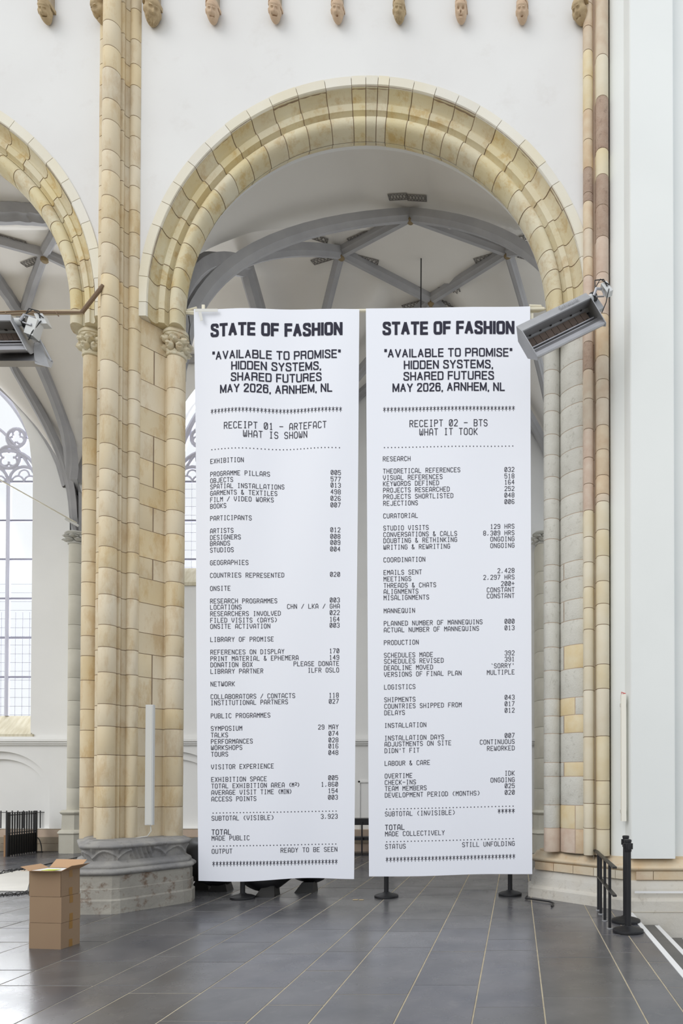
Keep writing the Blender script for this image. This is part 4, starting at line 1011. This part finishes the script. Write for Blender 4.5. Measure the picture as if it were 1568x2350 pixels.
# ================================================================ CARTONS
b0, b1 = onfloor(66, 2177), onfloor(139, 2179)
ux = Vector(((b1-b0).x, (b1-b0).y, 0)).normalized(); uy = Vector((-ux.y, ux.x, 0)); BW = (b1-b0).length; BD = .25; BH = .252
lbs = ['bottom brown carton of the stack of three on the left', 'middle brown carton of the stack, between the other two', 'top brown carton with its flaps open and papers inside']
for k in range(3):
    o0 = b0+ux*random.uniform(-.002, .002)+Vector((0, 0, k*BH*1.012)); jx = (0, .003, -.004)[k]
    A = thing('cardboard_box', o0+ux*BW/2+uy*BD/2, lbs[k], 'box', 'stacked cardboard boxes')
    o0 = o0+ux*jx
    def P(a, b, c): return o0+ux*a+uy*b+Vector((0, 0, c))
    mb = MB(); zt = BH
    th = .004
    def panel(a0, a1, b0_, b1_, c0, c1): mb.add([P(a, b, c) for c in (c0, c1) for b in (b0_, b1_) for a in (a0, a1)], [(0, 2, 3, 1), (4, 5, 7, 6), (0, 1, 5, 4), (2, 6, 7, 3), (0, 4, 6, 2), (1, 3, 7, 5)])
    if k < 2: panel(0, BW, 0, BD, 0, zt)
    else:
        panel(th*1.2, BW-th*1.2, th*1.2, BD-th*1.2, 0.003, .03); panel(0, BW, 0, th, 0, zt); panel(0, BW, BD-th, BD, 0, zt); panel(0, th, 0, BD, 0, zt); panel(BW-th, BW, 0, BD, 0, zt)
    bd_ = mb.build('body', 'card', A, smooth=0)
    for c0, c1 in ((0, .075), (zt-.075, zt)):
        mb = MB(); mb.add([P(BW+.0012, BD*.42, c0), P(BW+.0012, BD*.60, c0), P(BW+.0012, BD*.60, c1), P(BW+.0012, BD*.42, c1)], [(0, 1, 2, 3)])
        mb.build('parcel_tape', 'parcel', bd_, smooth=0)
    if k == 2:
        def flap(e0, e1, out, rise, ln, m='cardin'):
            a, b = P(*e0), P(*e1); o_ = (ux*out[0]+uy*out[1])*ln*math.cos(rise)+Vector((0, 0, ln*math.sin(rise))); n_ = Vector((0, 0, .004))
            mb = MB(); mb.add([a, b, b+o_, a+o_, a-n_, b-n_, b+o_-n_, a+o_-n_], [(0, 1, 2, 3), (7, 6, 5, 4), (0, 4, 5, 1), (1, 5, 6, 2), (2, 6, 7, 3), (3, 7, 4, 0)]); mb.build('flap', 'cardin', A, smooth=0)
        flap((0, 0, zt), (BW, 0, zt), (0, -1), math.radians(8), .10)
        flap((0, BD, zt), (BW, BD, zt), (0, 1), math.radians(38), .12)
        flap((0, 0, zt), (0, BD, zt), (-1, 0), math.radians(22), .10)
        flap((BW, 0, zt), (BW, BD, zt), (1, 0), math.radians(26), .12)
        pp = P(BW*.5, BD*.45, zt-.004)
        mb = MB(); mb.obox(pp, ux*.15, uy*.10, (0, 0, .004)); mb.build('paper_stack', 'paper', None, 'white sheets of paper lying in the open top carton', 'paper', smooth=0)
        mb = MB(); mb.obox(P(BW*.72, -.01, zt+.012), ux*.06+uy*.01, uy*.045, (0, 0, .0015)); mb.build('paper_sheet', 'lime', None, 'lime yellow sheet sticking out at the front of the open carton', 'paper', smooth=0)

# ================================================================ HEATERS
def heater(p0, p1, py_norm, sc_, label, logo, mech_end=1):
    """p0,p1 world ends of the long top edge; py_norm = in-picture-plane downward unit vector"""
    A = thing('radiant_heater', (p0+p1)/2, label, 'heater')
    ax = p1-p0; Lh = ax.length; e = ax.normalized(); dn = py_norm; fw = Vector((0, -1, 0))
    def Q(t, d, y): return p0+e*(t*Lh)+dn*(d*sc_)-fw*(y*sc_)
    prof_out = [(0, .10), (0, 0), (.105, -.05), (.115, -.04)]
    mb = MB()
    # top label panel and rear shell
    def sheet_(pr, th=.006, t0=0, t1=1):
        vs = [Q(t0, d, y) for d, y in pr]+[Q(t1, d, y) for d, y in pr]; n = len(pr)
        mb.add(vs, [(i, i+1, n+i+1, n+i) for i in range(n-1)])
    mb.add([Q(t, d, y) for t in (0, 1) for d, y in ((0, .06), (0, 0), (.12, -.06), (.125, -.045), (.02, .02))], [(0, 1, 6, 5), (1, 2, 7, 6), (2, 3, 8, 7), (3, 4, 9, 8), (0, 4, 3, 2, 1), (5, 6, 7, 8, 9)])
    mb.build('top_housing', 'steeldull', A, smooth=0)
    mb = MB(); sheet_([(0, .06), (.05, .24), (.26, .30), (.45, .06)]); sheet_([(.125, -.045), (.10, .14), (.13, .19)]); mb.build('rear_shell', 'steeldull', A, smooth=0)
    mb = MB(); sheet_([(.24, .17), (.30, .10), (.31, .10), (.39, .02), (.45, -.0), (.46, .02), (.45, .06)]); mb.build('reflector', 'steel', A, smooth=0)
    mb = MB(); mb.obox(Q(.5, .275, .10), e*Lh*.46, dn*.006, fw*.01); mb.build('gas_bar', 'steel', A, smooth=0)
    n = 10
    for i in range(n):
        t = .06+.88*(i+.5)/n; mb = MB(); mb.obox(Q(t, .18, .165), e*(Lh*.88/n*.47), (dn*.055*sc_), (fw*.012+dn*.004)); mb.build('burner_tile', 'burner', A, smooth=0)
    for i in range(6):
        t = .12+.76*i/5
        for dd in (.105, .25):
            mb = MB(); mb.obox(Q(t, dd, .12), e*.012, dn*.008, fw*.01); mb.build('rivet', 'darkmetal', A, smooth=0)
    for t, s_ in ((0, -1), (1, 1)):
        mb = MB(); o = e*.012*s_; pr = [(0, .0), (.12, -.06), (.46, .0), (.47, .06), (.26, .30), (.04, .24)]
        vs = [Q(t, d, y) for d, y in pr]+[Q(t, d, y)+o for d, y in pr]
        mb.add(vs, [(0, 1, 2, 3, 4, 5), (11, 10, 9, 8, 7, 6)]+[(i, (i+1) % 6, (i+1) % 6+6, i+6) for i in range(6)]); mb.build('end_plate', 'steeldull', A, smooth=0)
    if logo:   # embossed maker's lettering
        V, Fc = glyph_faces(logo, .01); x0 = min(v[0] for v in V); x1 = max(v[0] for v in V)
        nrm_ = Vector((0, -1, 0)); mb = MB()
        a = Q(.57, .055, -.034); 
        vs = []
        for lift in (0.0, .006):
            for v in V:
                u = (v[0]-x0)/(x1-x0); vs.append(a+e*(u*.30)-dn*((v[1]-.36)*.075)+nrm_*(lift+.004) + Vector((0, (v[1]-.36)*.03, 0)))
        nv = len(V); mb.add(vs, [tuple(i+nv for i in f) for f in Fc]); mb.build('embossed_lettering', 'lettering', A, smooth=0)
    # valve assembly at the end
    s_ = 1 if mech_end else 0; base = Q(s_, .10, .12); o = e*(1 if mech_end else -1)
    mb = MB(); mb.tube([Q(s_, .06, .05), Q(s_, .06, .05)+o*.07], .045, 14); mb.build('gas_inlet', 'greybox', A)
    mb = MB(); mb.tube([Q(s_, .06, .05)+o*.07, Q(s_, .06, .05)+o*.12], .055, 14); mb.build('fan_housing', 'darkmetal', A)
    mb = MB(); mb.obox(Q(s_, .14, .10)+o*.10, o*.05, dn*.09, fw*.03); mb.build('valve_body', 'steeldull', A, smooth=0)
    mb = MB(); mb.tube([Q(s_, .08, .0)+o*.08, Q(s_, .02, -.02)+o*.16, Q(s_, .03, .02)+o*.24], .018, 8); mb.tube([Q(s_, .10, .0)+o*.10, Q(s_, .16, -.03)+o*.18, Q(s_, .05, .02)+o*.26], .010, 6)
    mb.build('elbow_pipe', 'steel', A)
    bx = Q(s_, .055, .04)+o*.31
    mb = MB(); mb.obox(bx, o*.045, dn*.07, fw*.05); mb.build('junction_box', 'greybox', A, smooth=0)
    mb = MB(); mb.tube([Q(s_, .03, 0)+o*.14, bx-dn*.15-o*.08-Vector((0, .03, 0)), bx-dn*.10+o*.02-Vector((0, .05, 0)), bx-Vector((0, .06, 0))], .007, 5)
    mb.tube([Q(s_, .30, .04)+o*.06, Q(s_, .24, -.02)+o*.16, bx+dn*.04-Vector((0, .06, 0))], .006, 5)
    mb.tube([Q(s_, .0, 0)+o*.16, bx-dn*.11-o*.03-Vector((0, .07, 0)), bx+o*.04-Vector((0, .06, 0))], .006, 5); mb.build('wiring', 'cable', A)
    mb = MB(); mb.tube([Q(s_, .05, .2), Q(s_, .05, .2)+Vector((0, .35, .03))], .012, 6); mb.tube([Q(.5, .05, .22), Q(.5, .05, .22)+Vector((0, .4, .02))], .012, 6); mb.build('mounting_arm', 'darkmetal', A)
    return A
YHt = 8.0
pa, pb = at(1187, 748, YHt), at(1343, 673, YHt+.25)
ev = (pb-pa).normalized(); dnv = Vector((ev.z, 0, -ev.x)).normalized()
if dnv.z > 0: dnv = -dnv
heater(pa, pb, dnv, .96, 'tilted grey radiant heater with raised lettering overlapping the right banner', 'Schwank')
pa, pb = at(-110, 722, 8.05), at(22, 722, 8.25)
heater(pa, pb, Vector((.42, 0, -.9)).normalized(), 1.05, 'grey radiant heater hung in front of the left arch, cut by the photo edge', None)
# lower trough of the left heater (second reflector bowl)
A = thing('radiant_heater', at(40, 815, 8.3), 'second grey heater trough just under the left heater, its slanted end seen', 'heater')
e = Vector((1, 0, 0))
def troughX(px, py, Y): return at(px, py, Y)
mb = MB()
secL = [(-90, 786, 8.6), (-90, 800, 8.5), (-90, 828, 8.3), (-90, 842, 8.35), (-90, 838, 8.7)]
secR = [(78, 786, 8.6), (78, 800, 8.5), (80, 828, 8.3), (114, 842, 8.35), (118, 830, 8.7)]
a_ = [at(*p) for p in secL]; b_ = [at(*p) for p in secR]
mb.add(a_+b_, [(i, i+1, i+6, i+5) for i in range(4)]+[(4, 0, 5, 9)]); mb.build('reflector', 'steel', A, smooth=0)
mb = MB(); pts_ = [at(79, 786, 8.55), at(95, 786, 8.55), at(118, 829, 8.45), at(113, 842, 8.33), at(80, 834, 8.28), at(77, 800, 8.45)]
mb.add(pts_+[p+Vector((.012, .02, 0)) for p in pts_], [(0, 1, 2, 3, 4, 5), (11, 10, 9, 8, 7, 6)]+[(i, (i+1) % 6, (i+1) % 6+6, i+6) for i in range(6)]); mb.build('end_plate', 'steeldull', A, smooth=0)
mb = MB(); mb.tube([at(70, 740, 8.4), at(118, 829, 8.45)], .012, 6); mb.tube([at(64, 752, 8.4), at(94, 786, 8.55)], .01, 6); mb.build('mounting_arm', 'steeldull', A)
mb = MB(); mb.obox(at(78, 755, 8.35), (.055, .0, -.02), (0, .06, 0), (.03, 0, .10)); mb.build('junction_box', 'greybox', A, smooth=0)
# wires + conduit
cd = thing('cable_conduit', at(95, 718, 8.75), 'tan conduit with brown cables running from the left heater to the tall shaft', 'conduit')
mb = MB(); mb.obox((at(-60, 721, 8.78)+at(192, 716, 8.78))/2, (at(192, 716, 8.78)-at(-60, 721, 8.78))/2, (0, .02, 0), (0, 0, .022)); mb.build('tray', 'tan', cd, smooth=0)
mb = MB(); mb.tube([at(-60, 720, 8.74), at(50, 714, 8.74), at(120, 716, 8.74), at(190, 716, 8.74)], .010, 6); mb.tube([at(-60, 724, 8.73), at(100, 719, 8.73), at(190, 717, 8.73)], .008, 6); mb.build('cable_bundle', 'browncable', cd)
mb = MB(); mb.tube([at(188, 717, 8.74), at(214, 684, 8.74), at(237, 655, 8.76)], .024, 8); mb.build('rising_pipe', 'browncable', cd)
for px in (88, 128, 12):
    mb = MB(); mb.tube([at(px, 716, 8.73), at(px+3, 720, 8.72), at(px+7, 726, 8.73)], .007, 5); mb.build('hook', 'browncable', cd)

# ================================================================ WALL LAMPS
A = thing('strip_lamp', at(345, 1894, 8.98), 'slim grey vertical strip lamp fixed low on the left pier', 'lamp')
Yl = 9.06; zt, zb_ = zat(1618, Yl), zat(1893, Yl); xc = at(346, 1790, Yl).x
mb = MB(); mb.box(xc-.05, xc+.05, Yl-.045, Yl+.005, zb_, zt); mb.build('housing', 'greybox', A, smooth=0)
mb = MB(); mb.box(xc-.036, xc+.038, Yl-.049, Yl-.045, zb_+.01, zt-.01); mb.build('diffuser', 'lampgrey', A, smooth=0)
mb = MB(); mb.tube([(xc, Yl, zb_), (xc+.01, Yl, zb_-.08), (xc-.04, Yl, zb_-.15), (xc-.18, Yl-.04, zb_-.17)], .006, 6); mb.build('cord', 'tape', A)
A = thing('strip_lamp', at(1430, 1885, 8.7), 'slim cream vertical strip lamp on the white wall above the queue posts', 'lamp')
Yl = 8.72; zt, zb_ = zat(1594, Yl), zat(1884, Yl); xc = at(1431, 1790, Yl).x
mb = MB(); mb.box(xc-.03, xc+.03, Yl-.05, Yl+.03, zb_, zt); mb.build('housing', 'lampcream', A, smooth=0)
mb = MB(); mb.box(xc-.02, xc+.02, Yl+.03, Yl+.16, zb_+.1, zb_+.14); mb.box(xc-.02, xc+.02, Yl+.03, Yl+.16, zt-.14, zt-.1); mb.build('bracket', 'lampgrey', A, smooth=0)
mb = MB(); mb.tube([(xc-.02, Yl, zt), (xc-.025, Yl-.01, zt+.03), (xc+.03, Yl-.01, zt+.012), (xc-.01, Yl, zt+.01)], .006, 5); mb.build('wire_end', 'red', A, 'red wire ends sticking out of the top')

# ================================================================ BACKGROUND THINGS
# black sculptural benches behind the left banner
def bench(path, rad, feet, label, name='sculptural_bench'):
    A = thing(name, Vector((path[0][0], path[0][1], 0)), label, 'bench')
    n = 24; vs = []; fs = []; P = [Vector(p) for p in path]
    # Catmull-Rom refine
    Q = []; R = []
    for i in range(len(P)-1):
        p0, p1, p2, p3 = P[max(i-1, 0)], P[i], P[i+1], P[min(i+2, len(P)-1)]
        for k in range(8):
            t = k/8; Q.append(.5*((2*p1)+(p2-p0)*t+(2*p0-5*p1+4*p2-p3)*t*t+(3*p1-p0-3*p2+p3)*t**3)); R.append(rad[i]+(rad[i+1]-rad[i])*(3*t*t-2*t**3))
    Q.append(P[-1]); R.append(rad[-1])
    mb = MB(); mb.tube(Q, R, 22); mb.build('body', 'blackglossy', A, smooth=60)
    for fx, fy, sx in feet:
        mb = MB(); h = .15
        mb.add([(fx-.14, fy-.12, 0), (fx+.14, fy-.12, 0), (fx+.14, fy+.12, 0), (fx-.14, fy+.12, 0), (fx-.06+sx, fy-.1, h), (fx+.1+sx, fy-.1, h), (fx+.1+sx, fy+.1, h), (fx-.06+sx, fy+.1, h)],
               [(0, 1, 2, 3), (4, 5, 6, 7), (0, 1, 5, 4), (1, 2, 6, 5), (2, 3, 7, 6), (3, 0, 4, 7)]); mb.build('foot', 'darkmetal', A, smooth=0)
f1, f2 = onfloor(466, 2040), onfloor(506, 2044); f3, f4 = onfloor(606, 2055), onfloor(706, 2046)
bench([(f1.x+.03, f1.y+.6, .42), (f1.x-.20, f1.y+.3, .50), (f1.x-.16, f1.y+.05, .42), (f1.x+.15, f1.y-.05, .27), (f2.x+.02, f2.y, .235), (f2.x+.22, f2.y+.25, .34)],
      [.12, .26, .30, .2, .17, .06], [(f1.x, f1.y, 0), (f2.x+.0, f2.y+.02, 0)], 'rounded black sculptural bench between the left pier and the left banner')
bench([(f3.x-.35, f3.y+.15, .5), (f3.x-.15, f3.y+.05, .30), (f3.x+.05, f3.y+.05, .24), (f3.x+.35, f3.y+.1, .36), (f4.x-.05, f4.y+.05, .33), (f4.x+.12, f4.y+.1, .28), (f4.x+.2, f4.y+.3, .5)],
      [.10, .2, .19, .13, .19, .15, .05], [(f3.x+.05, f3.y, .03), (f4.x-.02, f4.y, .03)], 'low black sculptural bench peeking out under the left banner')
# black metal rack in the gap between the banners
A = thing('metal_rack', onfloor(830, 1961), 'thin black metal rack seen in the gap between the two banners', 'rack')
Yr = onfloor(830, 1961).y; xa, xb = at(800, 1790, Yr).x, at(862, 1790, Yr).x
for z0, z1, d, nm in ((zat(1892, Yr), zat(1878, Yr), .2, 'top_tray'), (zat(1927, Yr), zat(1920, Yr), .16, 'shelf'), (zat(1962, Yr), zat(1959, Yr), .2, 'bottom_rail')):
    mb = MB(); mb.box(xa-.4, xb+.4, Yr-d, Yr+d, max(.0, z0), z1); mb.build(nm, 'black', A, smooth=0)
for px in (836, 760, 905):
    x = at(px, 1790, Yr).x; mb = MB(); mb.box(x-.014, x+.014, Yr-.21, Yr-.18, 0, zat(1885, Yr)); mb.build('leg', 'black', A, smooth=0)
# wall panel trim behind the rack
mb = MB(); x0, x1 = at(823, 1790, YB).x, at(1010, 1790, YB).x; z0, z1 = zat(1912, YB), zat(1792, YB)
for a, b, c, d in ((x0, x0+.04, z0, z1), (x0, x1, z1-.04, z1), (x0, x1, z0, z0+.04)): mb.box(a, b, YB-.03, YB+.0, c, d)
mb.build('trim_3', 'aislewall', kind='structure', smooth=0)
# railings at far left
Yf0, Yf1 = 14.6, 15.35
fa, fb = onfloor(16, 1966), onfloor(82, 1956)
A = thing('metal_railing', fb, 'black upright bar railing with dark lower panels by the left aisle wall', 'railing')
ht = .95
def bar(p, h, r=.012, nm='bar'):
    mb = MB(); mb.box(p.x-r, p.x+r, p.y-r, p.y+r, 0.0, h); mb.build(nm, 'black', A, smooth=0)
nb = 13
for i in range(nb): bar(fa+(fb-fa)*i/(nb-1), ht, .020 if i in (0, nb-1) else .011)
for i in range(9): bar(Vector((fb.x-.12-i*.125, fb.y+.5-i*.01, 0)), .93, .009)
for z in (ht-.06, .50):
    mb = MB(); mb.tube([fa+Vector((0, 0, z)), fb+Vector((0, 0, z))], .010, 5); mb.tube([(fb.x, fb.y+.5, z), (fb.x-1.3, fb.y+.4, z)], .008, 5); mb.build('rail', 'black', A)
mb = MB(); d = (fb-fa); mb.obox(fa+d*.5+Vector((0, .02, .24)), d*.5, (0, .008, 0), (0, 0, .215)); mb.build('lower_panel', 'darkmetal', A, smooth=0)
mb = MB(); mb.box(fa.x-.06, fa.x-.02, fa.y-.02, fa.y+.02, 0, .46); mb.build('wood_post', 'rust', A, smooth=0)
mb = MB(); mb.tube([(fb.x+.03+.12*math.sin(t)*1.0, fb.y-.02, .34*math.cos(t)+.0) for t in [i*pi/20 for i in range(11)]], .010, 6); mb.tube([(fb.x, fb.y, .01), (fb.x+.17, fb.y, .01)], .008, 5); mb.build('curved_brace', 'black', A)
# pale sheet and cables on the left aisle floor
mb = MB(); q = [onfloor(-60, 2045), onfloor(62, 2046), onfloor(75, 1996), onfloor(-60, 2006)]
mb.add([v+Vector((0, 0, .005)) for v in q]+[v+Vector((0, 0, .009)) for v in q], [(0, 1, 2, 3), (4, 5, 6, 7), (0, 1, 5, 4), (1, 2, 6, 5), (2, 3, 7, 6), (3, 0, 4, 7)])
mb.build('floor_sheet', 'cloth', None, 'pale protective sheet spread on the floor left of the cartons', 'sheet', smooth=0)
rnd = random.Random(4)
def cablepath(px0, px1, py0, py1, amp, n): return [onfloor(px0+(px1-px0)*i/n, py0+(py1-py0)*i/n+rnd.uniform(-amp, amp), .012) for i in range(n+1)]
mb = MB(); mb.tube(cablepath(-20, 200, 2010, 1963, .5, 12), .009, 5); mb.build('floor_cable', 'cable', None, 'long black cable crossing the aisle floor behind the cartons', 'cable')
for k, (y0, y1, lb) in enumerate(((2005, 1990, 'tangled black cable on the aisle floor, the farther of the two tangles'), (2054, 2046, 'tangled black cable on the aisle floor, the nearer of the two tangles'))):
    mb = MB()
    for s_ in range(3): mb.tube(cablepath(-30, 66, y0+s_*1.5, y1+s_*1.5, 3.0, 30), .006, 4)
    mb.build('cable_tangle', 'cable', None, lb, 'cable')
A = thing('tie_rod', at(178, 1203, 15.45), 'thin pale tie rod slanting across the big window down to the aisle shaft', 'rod')
mb = MB(); mb.tube([at(-60, 1066, 13.0), at(6, 1105, 14.0), at(176, 1200, 15.42)], .014, 6); mb.build('rod', 'cream_paint', A)
mb = MB(); mb.tube([at(150, 1190, 15.3), at(180, 1207, 15.4)], .03, 6); mb.build('anchor', 'tape', A)
# floor tape marks
p = onfloor(825, 2065)
mb = MB(); mb.box(p.x-.09, p.x-.02, p.y-.02, p.y+.02, .002, .004); mb.box(p.x+.0, p.x+.06, p.y-.03, p.y+.01, .002, .004); mb.build('floor_tape', 'yelmark', None, 'small torn pieces of pale tape on the slate between the middle queue posts', 'tape', smooth=0)
# hanging wire from the vault
p1 = at(967, 552, 12.9); p2 = at(966, 760, 12.9)
mb = MB(); mb.tube([p1+Vector((0, 0, .25)), p1, p2], .012, 6); mb.lathe(p1+Vector((0, 0, -.02)), [(.03, 0), (.035, .04), (.01, .06)], 10); mb.build('hanging_wire', 'cable', None, 'thin dark wire hanging from the vault above the right banner', 'wire')
# cable on pier side near the left banner
mb = MB(); mb.tube([at(433, 725, 9.36), at(436, 745, 9.36), at(434, 765, 9.36), at(437, 790, 9.38)], .007, 5); mb.build('cord', 'cable', pole)
print('slabs', slabmesh_n, 'objects', len(sc.objects))
